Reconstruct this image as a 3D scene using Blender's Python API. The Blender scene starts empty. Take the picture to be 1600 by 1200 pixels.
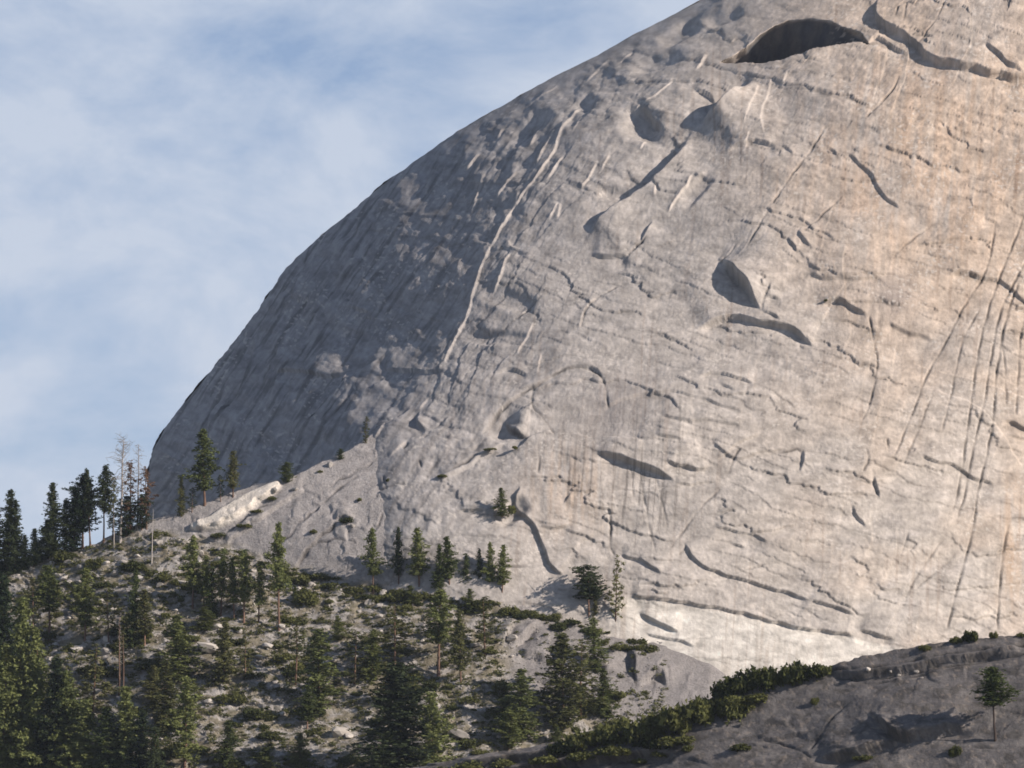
import bpy, bmesh, math, random
import numpy as np
from mathutils import Vector, Matrix
from mathutils.bvhtree import BVHTree

random.seed(7)
rng = np.random.default_rng(7)
sc = bpy.context.scene
col = sc.collection

# ------------------------------------------------------------------ camera
PITCH = math.radians(5.0)
FPX = 7611.0                       # focal length in pixels of the 1600 px wide picture
cam_d = bpy.data.cameras.new("camera")
cam_d.sensor_width = 36.0
cam_d.lens = 36.0 * FPX / 1600.0
cam_d.clip_start = 1.0
cam_d.clip_end = 60000.0
cam = bpy.data.objects.new("camera", cam_d)
cam.location = (0, 0, 0)
cam.rotation_euler = (math.pi / 2 + PITCH, 0, 0)
col.objects.link(cam)
sc.camera = cam

# ------------------------------------------------------------------ light
SUN = Vector((0.80, -0.39, 0.44)).normalized()
sun_el = math.asin(SUN.z)
sun_az = math.atan2(SUN.x, SUN.y)
sd = bpy.data.lights.new("sun", 'SUN')
sd.energy = 5.0
sd.angle = math.radians(0.5)
sd.color = (1.0, 0.89, 0.78)
so = bpy.data.objects.new("sun", sd)
so.rotation_euler = SUN.to_track_quat('Z', 'Y').to_euler()
so.location = (0, 0, 900)
col.objects.link(so)

world = bpy.data.worlds.new("World")
sc.world = world
world.use_nodes = True
wn = world.node_tree.nodes; wl = world.node_tree.links
wn.clear()
wout = wn.new("ShaderNodeOutputWorld")
bg = wn.new("ShaderNodeBackground"); bg.inputs["Strength"].default_value = 0.07
sky = wn.new("ShaderNodeTexSky"); sky.sky_type = 'NISHITA'; sky.sun_disc = False
sky.sun_elevation = sun_el; sky.sun_rotation = sun_az
sky.altitude = 2000; sky.air_density = 1.0; sky.dust_density = 0.6; sky.ozone_density = 2.5
tc = wn.new("ShaderNodeTexCoord")
mp = wn.new("ShaderNodeMapping")
mp.inputs["Rotation"].default_value = (0.0, math.radians(-32), 0.0)
mp.inputs["Scale"].default_value = (20.0, 20.0, 36.0)
mp.inputs["Location"].default_value = (1.7, 0.4, 2.2)
n1 = wn.new("ShaderNodeTexNoise"); n1.inputs["Scale"].default_value = 1.0
n1.inputs["Detail"].default_value = 12; n1.inputs["Roughness"].default_value = 0.6
n1.inputs["Distortion"].default_value = 0.25
cr = wn.new("ShaderNodeValToRGB")
cr.color_ramp.elements[0].position = 0.32; cr.color_ramp.elements[0].color = (0.0, 0.0, 0.0, 1)
cr.color_ramp.elements[1].position = 0.58; cr.color_ramp.elements[1].color = (1, 1, 1, 1)
mix = wn.new("ShaderNodeMix"); mix.data_type = 'RGBA'
skc = wn.new("ShaderNodeMix"); skc.data_type = 'RGBA'; skc.inputs[0].default_value = 0.5
skc.inputs[7].default_value = (4.1, 5.25, 7.8, 1)      # clear mountain blue
wl.new(sky.outputs[0], skc.inputs[6])
wl.new(tc.outputs["Generated"], mp.inputs["Vector"])
wl.new(mp.outputs[0], n1.inputs["Vector"])
wl.new(n1.outputs[0], cr.inputs[0])
sep = wn.new("ShaderNodeSeparateXYZ"); wl.new(tc.outputs["Generated"], sep.inputs[0])
fall = wn.new("ShaderNodeMapRange"); fall.inputs[1].default_value = 0.1; fall.inputs[2].default_value = 0.6
fall.inputs[3].default_value = 1.0; fall.inputs[4].default_value = 0.08          # a thin layer looks thinner overhead
wl.new(sep.outputs[2], fall.inputs[0])
cm = wn.new("ShaderNodeMath"); cm.operation = 'MULTIPLY'
wl.new(cr.outputs[0], cm.inputs[0]); wl.new(fall.outputs[0], cm.inputs[1]); wl.new(cm.outputs[0], mix.inputs[0])
ck = wn.new("ShaderNodeMath"); ck.operation = 'MULTIPLY'; ck.inputs[1].default_value = 0.6
wl.new(fall.outputs[0], ck.inputs[0]); wl.new(ck.outputs[0], skc.inputs[0])
wl.new(skc.outputs[2], mix.inputs[6])
mix.inputs[7].default_value = (6.5, 7.25, 8.6, 1)      # thin high cloud
wl.new(mix.outputs[2], bg.inputs[0])
wl.new(bg.outputs[0], wout.inputs[0])

sc.view_settings.view_transform = 'Standard'
sc.view_settings.look = 'None'
sc.view_settings.gamma = 1.0
sc.view_settings.use_curve_mapping = False
sc.view_settings.exposure = 0.36
sc.cycles.max_bounces = 5
sc.cycles.diffuse_bounces = 3
sc.cycles.transparent_max_bounces = 4
sc.cycles.filter_width = 1.7

# ------------------------------------------------------------------ helpers
cp, sp = math.cos(PITCH), math.sin(PITCH)
def W(px, py, Y):
    """point seen at picture position (px, py) whose distance along +Y is Y metres"""
    u = (600 - py) / FPX
    dy = cp - u * sp
    dz = sp + u * cp
    t = Y / dy
    return np.stack([(px - 800) / FPX * t, Y + 0 * t, dz * t], -1)

def tag(o, label=None, cat=None, group=None, kind=None):
    if label: o["label"] = label
    if cat: o["category"] = cat
    if group: o["group"] = group
    if kind: o["kind"] = kind
    return o

_perm = np.random.default_rng(3).permutation(4096)
def _hash(ix, iy, s):
    return _perm[(_perm[(ix + s * 131) & 4095] + iy) & 4095]
def perlin(x, y, s=0):
    x = np.asarray(x, float); y = np.asarray(y, float)
    ix = np.floor(x).astype(np.int64); iy = np.floor(y).astype(np.int64)
    fx = x - ix; fy = y - iy
    u = fx * fx * fx * (fx * (fx * 6 - 15) + 10)
    v = fy * fy * fy * (fy * (fy * 6 - 15) + 10)
    def g(ax, ay, dx, dy):
        a = _hash(ax, ay, s) * (2 * math.pi / 4096)
        return np.cos(a) * dx + np.sin(a) * dy
    a = g(ix, iy, fx, fy); b = g(ix + 1, iy, fx - 1, fy)
    c = g(ix, iy + 1, fx, fy - 1); d = g(ix + 1, iy + 1, fx - 1, fy - 1)
    return ((a * (1 - u) + b * u) * (1 - v) + (c * (1 - u) + d * u) * v) * 1.45
def fbm(x, y, s=0, o=4, g=0.5):
    r = 0; a = 1
    x = np.asarray(x, float); y = np.asarray(y, float)
    for k in range(o):
        t = .6 + k * 1.1; c_, s_ = math.cos(t), math.sin(t); m = 1.93 ** k
        r = r + a * perlin((x * c_ - y * s_) * m + 7.3 * k, (x * s_ + y * c_) * m, s + k * 17); a *= g
    return r
def sst(a, b, x):
    t = np.clip((x - a) / (b - a), 0, 1)
    return t * t * (3 - 2 * t)
def interp(pts, x):
    p = np.array(pts, float)
    return np.interp(x, p[:, 0], p[:, 1])
def densify(pts, n=400, k=2):
    p = np.array(pts, float)
    for _ in range(k):                       # Chaikin, ends kept
        a = p[:-1] * .75 + p[1:] * .25; b = p[:-1] * .25 + p[1:] * .75
        m = np.empty((2 * len(a), 2)); m[0::2] = a; m[1::2] = b
        p = np.vstack([p[:1], m, p[-1:]])
    return p

def grid_mesh(name, P, attrs=None, mat=None, flip=False):
    """P: rows x cols x 3; rows go down the picture, columns to the right"""
    R, C = P.shape[:2]
    idx = np.arange(R * C).reshape(R, C)
    a = idx[:-1, :-1].ravel(); b = idx[:-1, 1:].ravel(); c = idx[1:, 1:].ravel(); d = idx[1:, :-1].ravel()
    F = np.stack([a, d, c, b], 1) if not flip else np.stack([a, b, c, d], 1)
    me = bpy.data.meshes.new(name)
    me.vertices.add(R * C); me.vertices.foreach_set("co", P.reshape(-1).astype(np.float32))
    me.loops.add(F.size); me.loops.foreach_set("vertex_index", F.ravel().astype(np.int32))
    me.polygons.add(len(F)); me.polygons.foreach_set("loop_start", np.arange(0, F.size, 4, dtype=np.int32))
    me.polygons.foreach_set("use_smooth", np.ones(len(F), bool))
    me.update(calc_edges=True)
    if attrs is not None:
        for k, v in attrs.items():
            at = me.color_attributes.new(k, 'FLOAT_COLOR', 'POINT')
            c4 = np.ones((R * C, 4), np.float32); c4[:, :3] = v.reshape(-1, 3)
            at.data.foreach_set("color", c4.ravel())
    if mat: me.materials.append(mat)
    o = bpy.data.objects.new(name, me); col.objects.link(o)
    return o

def surf_normals(P):
    du = np.gradient(P, axis=1); dv = np.gradient(P, axis=0)
    n = np.cross(dv, du)
    n /= np.linalg.norm(n, axis=-1, keepdims=True) + 1e-9
    return n

# ------------------------------------------------------------------ materials
def rock_material(name, fine=0.25, bump=0.6, scale=1.0):
    m = bpy.data.materials.new(name); m.use_nodes = True
    n = m.node_tree.nodes; l = m.node_tree.links
    b = n["Principled BSDF"]; b.inputs["Roughness"].default_value = 0.85
    b.inputs["Specular IOR Level"].default_value = 0.25
    at = n.new("ShaderNodeAttribute"); at.attribute_name = "tint"
    t = n.new("ShaderNodeTexCoord")
    no = n.new("ShaderNodeTexNoise"); no.inputs["Scale"].default_value = 0.55 * scale
    no.inputs["Detail"].default_value = 6; no.inputs["Roughness"].default_value = 0.7
    no2 = n.new("ShaderNodeTexNoise"); no2.inputs["Scale"].default_value = 0.12 * scale
    no2.inputs["Detail"].default_value = 5; no2.inputs["Roughness"].default_value = 0.6
    mr = n.new("ShaderNodeMapRange")
    mr.inputs[1].default_value = 0.25; mr.inputs[2].default_value = 0.75
    mr.inputs[3].default_value = 1 - fine; mr.inputs[4].default_value = 1 + fine
    mr2 = n.new("ShaderNodeMapRange")
    mr2.inputs[1].default_value = 0.3; mr2.inputs[2].default_value = 0.7
    mr2.inputs[3].default_value = 1 - fine * .6; mr2.inputs[4].default_value = 1 + fine * .6
    mm = n.new("ShaderNodeMath"); mm.operation = 'MULTIPLY'
    vm = n.new("ShaderNodeVectorMath"); vm.operation = 'SCALE'
    l.new(t.outputs["Object"], no.inputs["Vector"]); l.new(t.outputs["Object"], no2.inputs["Vector"])
    l.new(no.outputs[0], mr.inputs[0]); l.new(no2.outputs[0], mr2.inputs[0])
    l.new(mr.outputs[0], mm.inputs[0]); l.new(mr2.outputs[0], mm.inputs[1])
    l.new(at.outputs["Color"], vm.inputs[0]); l.new(mm.outputs[0], vm.inputs["Scale"])
    l.new(vm.outputs[0], b.inputs["Base Color"])
    bp = n.new("ShaderNodeBump"); bp.inputs["Strength"].default_value = 1.0
    bp.inputs["Distance"].default_value = bump
    l.new(no.outputs[0], bp.inputs["Height"]); l.new(bp.outputs[0], b.inputs["Normal"])
    return m

def plain_rock(name, c1, c2, scale=0.8, bump=0.3):
    m = bpy.data.materials.new(name); m.use_nodes = True
    n = m.node_tree.nodes; l = m.node_tree.links
    b = n["Principled BSDF"]; b.inputs["Roughness"].default_value = 0.9
    b.inputs["Specular IOR Level"].default_value = 0.2
    t = n.new("ShaderNodeTexCoord"); oi = n.new("ShaderNodeObjectInfo")
    no = n.new("ShaderNodeTexNoise"); no.inputs["Scale"].default_value = scale
    no.inputs["Detail"].default_value = 5
    ad = n.new("ShaderNodeMath"); ad.operation = 'MULTIPLY_ADD'
    ad.inputs[1].default_value = 0.5; l.new(oi.outputs["Random"], ad.inputs[0]); l.new(no.outputs[0], ad.inputs[2])
    r = n.new("ShaderNodeValToRGB"); r.color_ramp.elements[0].position = 0.4; r.color_ramp.elements[1].position = 1.0
    r.color_ramp.elements[0].color = (*c1, 1); r.color_ramp.elements[1].color = (*c2, 1)
    l.new(t.outputs["Object"], no.inputs["Vector"]); l.new(ad.outputs[0], r.inputs[0])
    l.new(r.outputs[0], b.inputs["Base Color"])
    bp = n.new("ShaderNodeBump"); bp.inputs["Distance"].default_value = bump
    l.new(no.outputs[0], bp.inputs["Height"]); l.new(bp.outputs[0], b.inputs["Normal"])
    return m

def leaf_material(name, c1, c2, scale=30.0, trans=0.25):
    m = bpy.data.materials.new(name); m.use_nodes = True
    n = m.node_tree.nodes; l = m.node_tree.links
    for x in list(n):
        if x.type != 'OUTPUT_MATERIAL': n.remove(x)
    out = [x for x in n if x.type == 'OUTPUT_MATERIAL'][0]
    t = n.new("ShaderNodeTexCoord"); oi = n.new("ShaderNodeObjectInfo")
    no = n.new("ShaderNodeTexNoise"); no.inputs["Scale"].default_value = scale; no.inputs["Detail"].default_value = 3
    ad = n.new("ShaderNodeMath"); ad.operation = 'MULTIPLY_ADD'; ad.inputs[1].default_value = 0.75
    l.new(oi.outputs["Random"], ad.inputs[0]); l.new(no.outputs[0], ad.inputs[2])
    r = n.new("ShaderNodeValToRGB"); r.color_ramp.elements[0].position = 0.4; r.color_ramp.elements[1].position = 1.3
    r.color_ramp.elements[0].color = (*c1, 1); r.color_ramp.elements[1].color = (*c2, 1)
    l.new(t.outputs["Object"], no.inputs["Vector"]); l.new(ad.outputs[0], r.inputs[0])
    d = n.new("ShaderNodeBsdfDiffuse"); tr = n.new("ShaderNodeBsdfTranslucent"); mx = n.new("ShaderNodeMixShader")
    mx.inputs[0].default_value = trans
    l.new(r.outputs[0], d.inputs[0]); l.new(r.outputs[0], tr.inputs[0])
    l.new(d.outputs[0], mx.inputs[1]); l.new(tr.outputs[0], mx.inputs[2]); l.new(mx.outputs[0], out.inputs[0])
    return m

M_DOME = rock_material("dome_granite", fine=0.10, bump=0.32, scale=1.3)
M_HILL = rock_material("slope_rubble", fine=0.30, bump=0.7, scale=1.6)
M_LEDGE = rock_material("lichen_granite", fine=0.28, bump=0.35, scale=2.2)
M_BOULDER = plain_rock("boulder_granite", (.20, .185, .17), (.50, .46, .42))
M_NEEDLE = leaf_material("pine_needles", (.065, .088, .034), (.18, .20, .075))
M_NEEDLE_OLIVE = leaf_material("pale_pine_needles", (.065, .075, .030), (.165, .165, .070))
M_NEEDLE_DARK = leaf_material("shade_dark_needles", (.020, .034, .020), (.066, .082, .040))  # green darkened to the shade-side look of the skyline conifers
M_NEEDLE_BROWN = leaf_material("dead_needles", (.10, .055, .035), (.19, .12, .08))
M_SHRUB = leaf_material("manzanita_leaves", (.034, .044, .018), (.125, .13, .048), scale=12)
M_BARK = plain_rock("pine_bark", (.085, .052, .038), (.20, .125, .09), scale=14, bump=0.02)
M_BARK_DARK = plain_rock("fir_bark", (.04, .03, .026), (.10, .07, .055), scale=14, bump=0.02)
M_SNAG = plain_rock("weathered_wood", (.20, .17, .15), (.42, .38, .35), scale=14, bump=0.02)
M_GROUND = plain_rock("valley_forest_floor", (.04, .05, .03), (.12, .11, .07), scale=0.02, bump=1.0)

# ------------------------------------------------------------------ the granite dome
MPX = 2350 / FPX                  # metres per picture pixel at the dome
SIL = densify([(212, 1500), (222, 1000), (226, 800), (232, 706), (270, 650), (330, 578), (382, 512), (428, 447),
               (438, 428), (482, 383), (560, 320), (600, 285), (648, 252), (700, 213), (780, 168), (850, 127),
               (930, 88), (1000, 48), (1050, 24), (1088, 4), (1150, -29), (1300, -105), (1500, -195), (1750, -280), (2050, -335), (2300, -350),
               (2650, -320), (3000, -180), (3350, 100), (3700, 600), (3950, 1200)])
_apex = int(np.argmin(SIL[:, 1]))
def sil_left(py):
    s = SIL[:_apex + 1][::-1]
    return np.interp(py, s[:, 1], s[:, 0])
def sil_right(py):
    s = SIL[_apex:]
    return np.interp(py, s[:, 1], s[:, 0])
def sil_dist(px, py):
    P = SIL[::2]
    best = np.full(np.shape(px), 1e9)
    for i in range(len(P) - 1):
        ax, ay = P[i]; bx, by = P[i + 1]
        dx, dy = bx - ax, by - ay
        t = np.clip(((px - ax) * dx + (py - ay) * dy) / (dx * dx + dy * dy + 1e-9), 0, 1)
        q = (px - ax - t * dx) ** 2 + (py - ay - t * dy) ** 2
        best = np.minimum(best, q)
    return np.sqrt(best)
def poly_field(px, py, pts, margin):
    p = np.array(pts, float)
    x0, y0 = p.min(0) - margin; x1, y1 = p.max(0) + margin
    m = np.nonzero((px > x0) & (px < x1) & (py > y0) & (py < y1))
    X = px[m]; Y = py[m]
    if len(X) == 0: return m, None, None, None
    seg = np.hypot(*(p[1:] - p[:-1]).T); tot = seg.sum(); acc = 0
    best = np.full(len(X), 1e9); sg = np.zeros(len(X)); uu = np.zeros(len(X))
    for i in range(len(p) - 1):
        ax, ay = p[i]; dx, dy = p[i + 1] - p[i]
        t = np.clip(((X - ax) * dx + (Y - ay) * dy) / (dx * dx + dy * dy), 0, 1)
        q = np.hypot(X - ax - t * dx, Y - ay - t * dy)
        c = dx * (Y - ay) - dy * (X - ax)
        k = q < best
        best[k] = q[k]; sg[k] = np.where(c[k] > 0, -1, 1); uu[k] = (acc + t[k] * seg[i]) / tot
        acc += seg[i]
    return m, best * sg, uu, tot

RD = 800.0
FOLD = densify([(1900,-300),(1500,-150),(1300,-62),(1180,12),(1090,70),(960,150),(880,222),(800,330),(745,440),(705,560),(650,632),(575,682),(515,745),(430,900),(380,1300)], k=2)
def dome_parts(px, py):
    r = sil_dist(px, py)
    RDv = RD - 280 * sst(520, 830, py) * sst(430, 640, px)
    q = np.clip(r / RDv, 0, 1)
    circ = RDv * MPX * (1 - np.sqrt(np.clip(1 - (1 - q) ** 2, 0, 1)))
    zr = (1050 - py) * MPX
    tilt = 0.42 * zr + 0.00035 * zr * np.abs(zr)
    xr = np.clip(px - 1180, 0, 900) * MPX
    turn = 0.5 * 0.34 / (450 * MPX) * xr ** 2
    m, s, u, _t = poly_field(px, py, FOLD, 5000)
    sf = np.zeros(np.shape(px)); sf[m] = s
    sf = -sf + 9 * perlin(px / 60, py / 60, 401) + 5 * perlin(px / 22, py / 22, 402)
    w = 16.0
    fold = 1.0 * MPX * w * np.log1p(np.exp(np.clip(sf / w, -30, 12)))
    fold = np.where(sf / w > 12, 1.0 * MPX * sf, fold) 
    fold = 1.0 * 900 * MPX * np.tanh(fold / (1.0 * 900 * MPX))
    return circ + fold, 2330 + tilt + turn
def dome_depth(px, py):
    a, b = dome_parts(px, py)
    return a + b

# exfoliation edges: (points, step in metres, fade length px, edge width px); the slab stands proud on the LEFT of travel
EDGES = [
  ([(1373,-8),(1366,22),(1374,38),(1400,48),(1438,72),(1446,90),(1480,102),(1520,110),(1600,124),(1720,132)], 5.5, 60, 2),
 ([(1355,66),(1366,54),(1385,60),(1418,83)], 3.5, 30, 2),
 ([(1535,72),(1560,90),(1575,105),(1602,119)], 3.2, 35, 2),
 ([(1136,240),(1160,232),(1190,229),(1218,234)], 3.6, 40, 1.5), ([(1216,231),(1235,237),(1244,248)], 1.6, 20, 1.5),
 ([(1118,402),(1135,415),(1150,432),(1165,450),(1178,470),(1192,488)], 13, 50, 2.0),
 ([(1085,516),(1110,505),(1135,494),(1165,500),(1190,508),(1220,510),(1245,518),(1262,534),(1276,540)], 5, 40, 2),
 ([(1194,468),(1205,468),(1224,472)], 2.4, 20, 1.5), ([(1186,488),(1210,496),(1224,505)], 2.2, 18, 2),
 ([(1264,430),(1290,437),(1330,440),(1380,437)], 2.8, 40, 4), ([(1280,478),(1305,468),(1330,480),(1358,494)], 3.6, 30, 3),
 ([(925,707),(965,715),(1000,727),(1028,737),(1040,746),(1056,758)], 5.5, 55, 4),
 ([(1036,722),(1070,732),(1095,735),(1112,727)], 3.2, 35, 2.5), ([(1050,757),(1085,756),(1124,753)], 1.8, 20, 1.5),
 ([(752,676),(775,650),(800,628),(840,605),(880,582),(905,576),(930,580),(942,590)], 1.6, 70, 2),
 ([(786,650),(790,660),(800,672),(815,681),(828,684)], 5, 40, 2),
 ([(1010,692),(905,678),(860,673),(835,676),(820,690),(800,702)], 2.4, 60, 2),
 ([(686,752),(720,735),(750,712),(775,698),(792,688)], 2.6, 30, 2),
 ([(813,756),(803,780),(806,792),(820,806),(838,825),(850,850),(855,875),(868,890),(884,899)], 3.6, 60, 2),
 ([(842,823),(870,825),(896,821)], 3.0, 35, 2), ([(893,764),(886,778),(880,790)], 2.2, 20, 2),
 ([(712,801),(735,796),(760,800)], 3.5, 30, 4),
 ([(750,690),(735,702),(712,702)][::-1], 2.0, 25, 2),
 ([(968,862),(1000,875),(1020,890),(1035,900)], 2.4, 30, 2),
 ([(1070,848),(1085,875),(1100,888),(1140,900),(1190,914),(1230,925),(1266,940)], 2.6, 45, 1.5),
 ([(1262,939),(1300,947),(1338,963)], 2.6, 30, 2),
 ([(985,934),(1040,940),(1100,947),(1160,958),(1210,970),(1260,982),(1310,989),(1336,993)], 3.0, 40, 1.5),
 ([(996,955),(1020,970),(1045,982),(1064,988)], 3.6, 30, 2), ([(1006,989),(1060,1002),(1090,1012)], 1.8, 20, 2),
 ([(1340,982),(1365,992),(1400,999)], 3.0, 26, 2), ([(1366,910),(1380,921),(1412,921)], 2.0, 26, 2),
 ([(1335,564),(1365,570),(1392,578)], 2.0, 30, 2), ([(1384,500),(1420,518),(1462,530)], 2.2, 60, 6),
 ([(1436,712),(1460,724),(1495,728),(1520,745),(1555,756)], 2.6, 35, 2),
 ([(1566,656),(1600,673),(1640,690)], 3.4, 35, 3), ([(1570,681),(1605,690),(1640,700)], 1.8, 20, 2),
 ([(1640,640),(1560,610),(1510,592),(1465,578),(1425,562)], 1.6, 50, 3),
 ([(1600,730),(1545,650),(1500,622),(1440,605),(1365,590)], 1.4, 60, 3),
 ([(1332,786),(1338,805),(1354,824)], 2.4, 22, 1.5), ([(1364,744),(1368,762),(1375,782)], 2.4, 18, 2),
 # rounded bulges whose upper left side turns from the sun
 ([(1084,200),(1062,238),(1022,284),(985,310),(940,343),(908,374)], 10, 50, 17),
 ([(1185,116),(1150,146),(1112,178),(1082,206)], 20.0, 45, 28),
 ([(992,166),(1022,184),(1036,208)], 6.5, 40, 3), ([(1080,136),(1104,140),(1118,157)], 3.2, 25, 2),
 ([(922,397),(950,400),(985,401)], 3.4, 30, 2), ([(1020,344),(1010,360),(1000,378)], 3.0, 22, 4),
 ([(640,636),(620,662),(585,676),(560,680)], 3.0, 50, 5), ([(655,640),(650,660),(668,676)], 4.0, 30, 5),
 ([(740,270),(760,252),(800,250)], 1.5, 30, 4), ([(770,587),(800,580),(830,590)], 2.6, 24, 2),
 ([(1090,592),(1120,585),(1150,592),(1180,602)], 2.4, 30, 2), ([(1118,604),(1140,610),(1150,615)], 1.8, 20, 2),
 ([(1030,652),(1070,660),(1120,662),(1160,668)], 1.8, 30, 3), ([(1020,680),(1050,688),(1075,690)], 2.2, 24, 3),
 ([(935,640),(1000,618),(1060,618),(1110,630),(1160,648)], 1.6, 40, 2),
 ([(1230,700),(1190,705),(1150,720),(1110,690)][::-1], 1.6, 40, 2),
 ([(1120,720),(1160,690),(1190,678)], 1.6, 30, 2), ([(1115,825),(1150,830),(1190,840),(1200,850)], 1.8, 30, 2),
 ([(1140,848),(1165,858)], 2.0, 18, 2), ([(1250,740),(1256,715),(1258,700)][::-1], 2.4, 18, 2),
 ([(1282,232),(1305,236),(1310,250)], 1.6, 20, 2), ([(1322,242),(1340,252),(1358,270),(1378,300),(1410,325)], 2.0, 45, 2),
 ([(1245,362),(1255,378),(1272,394)], 2.4, 18, 1.5), ([(1228,380),(1240,388),(1248,402)], 1.6, 18, 2),
 ([(1480,432),(1510,420),(1535,434),(1560,435),(1580,450),(1600,478),(1640,500)], 2.4, 35, 2),
 ([(1535,335),(1550,345),(1565,345)], 1.6, 18, 2), ([(1580,312),(1610,308),(1640,312)], 2.2, 22, 2),
 ([(430,470),(470,430),(500,400)][::-1], 1.5, 26, 3),
 # shaded flank
 ([(548,482),(565,486),(584,492)], 2.5, 35, 2), ([(430,582),(460,578),(480,582),(506,590),(538,580)], 3, 40, 2),
 ([(598,576),(640,580),(700,580)], 2.5, 40, 2),
 ([(545,575),(520,612),(490,645),(470,665),(450,700),(430,730)], 3.4, 30, 2),
 ([(402,540),(386,580),(365,624),(345,640),(330,655)], 3.4, 30, 2), ([(436,548),(424,575),(410,597)], 2.5, 14, 1.5),
 ([(520,352),(490,400),(470,425),(455,470)], 2.6, 26, 3), ([(600,300),(570,335),(555,372)], 2.8, 24, 3),
 ([(650,262),(600,300),(560,345),(540,372)], 1.8, 24, 3), ([(420,690),(405,705),(395,730)], 3.0, 22, 3),
 ([(590,560),(560,585),(540,600)], 2.4, 24, 3), ([(660,430),(620,450),(590,475)], 1.8, 30, 4),
 ([(700,360),(660,400),(640,430)], 1.4, 30, 4), ([(500,470),(470,500),(440,530)], 2.0, 30, 3),
 ([(360,620),(330,635),(325,660),(320,690)], 2.4, 22, 3), ([(560,640),(530,650),(500,690)], 2.2, 22, 3),
]
# pale dikes that stand a little proud; travel upwards, so that their free edge faces the sun
DIKES = [
 ([(694,572),(710,535),(728,500),(738,465),(745,440),(755,410),(770,380)], 2.2),
 ([(768,384),(790,345),(810,315),(832,290),(850,262),(865,245),(875,215),(890,190),(907,165)], 2.2),
 ([(838,262),(850,235),(870,205)], 1.8), ([(855,285),(870,262),(882,245)], 2.0), ([(768,458),(776,448),(788,425),(790,410),(800,395)], 2.0),
 ([(814,391),(800,387),(794,374)], 1.6), ([(728,270),(740,255),(752,239)], 2.6), ([(735,335),(748,300),(760,268)], 1.8),
 ([(777,219),(789,203)], 1.6), ([(824,166),(850,150),(871,135)], 1.4), ([(915,130),(935,110),(955,92)], 1.4),
 ([(857,345),(874,318)], 1.6), ([(870,348),(878,318)], 1.4), ([(1044,335),(1056,318),(1068,303),(1076,297),(1084,276)], 2.2),
 ([(908,300),(920,282),(936,254)], 1.6), ([(964,102),(990,80)], 1.2), ([(775,310),(784,298),(812,268)], 2.0),
 ([(895,210),(905,195),(915,170)], 1.2), ([(828,232),(838,215),(848,196)], 1.4), ([(1165,205),(1180,160),(1186,130)], 1.0),
 ([(1196,218),(1190,185),(1200,145),(1206,118)], 1.0), ([(1222,142),(1232,108)], 0.9), ([(1088,110),(1100,95),(1106,84)], 2.4),
 ([(1005,165),(1035,145),(1055,125)], 1.2), ([(990,178),(1000,165)], 2.4), ([(1175,212),(1165,240)][::-1], 1.0),
 ([(806,322),(812,300)], 1.4), ([(955,240),(940,270)][::-1], 1.0), ([(1000,235),(1010,215)], 1.2), ([(1025,314),(1027,296)], 1.6),
 ([(905,520),(917,482),(934,464)], 1.4), ([(808,558),(830,520),(835,505)], 1.2), ([(840,590),(848,555)], 0.9),
 ([(610,720),(640,690)], 1.0), ([(587,693),(605,668)], 1.6), ([(655,640),(670,620)], 1.0),
]
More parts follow.
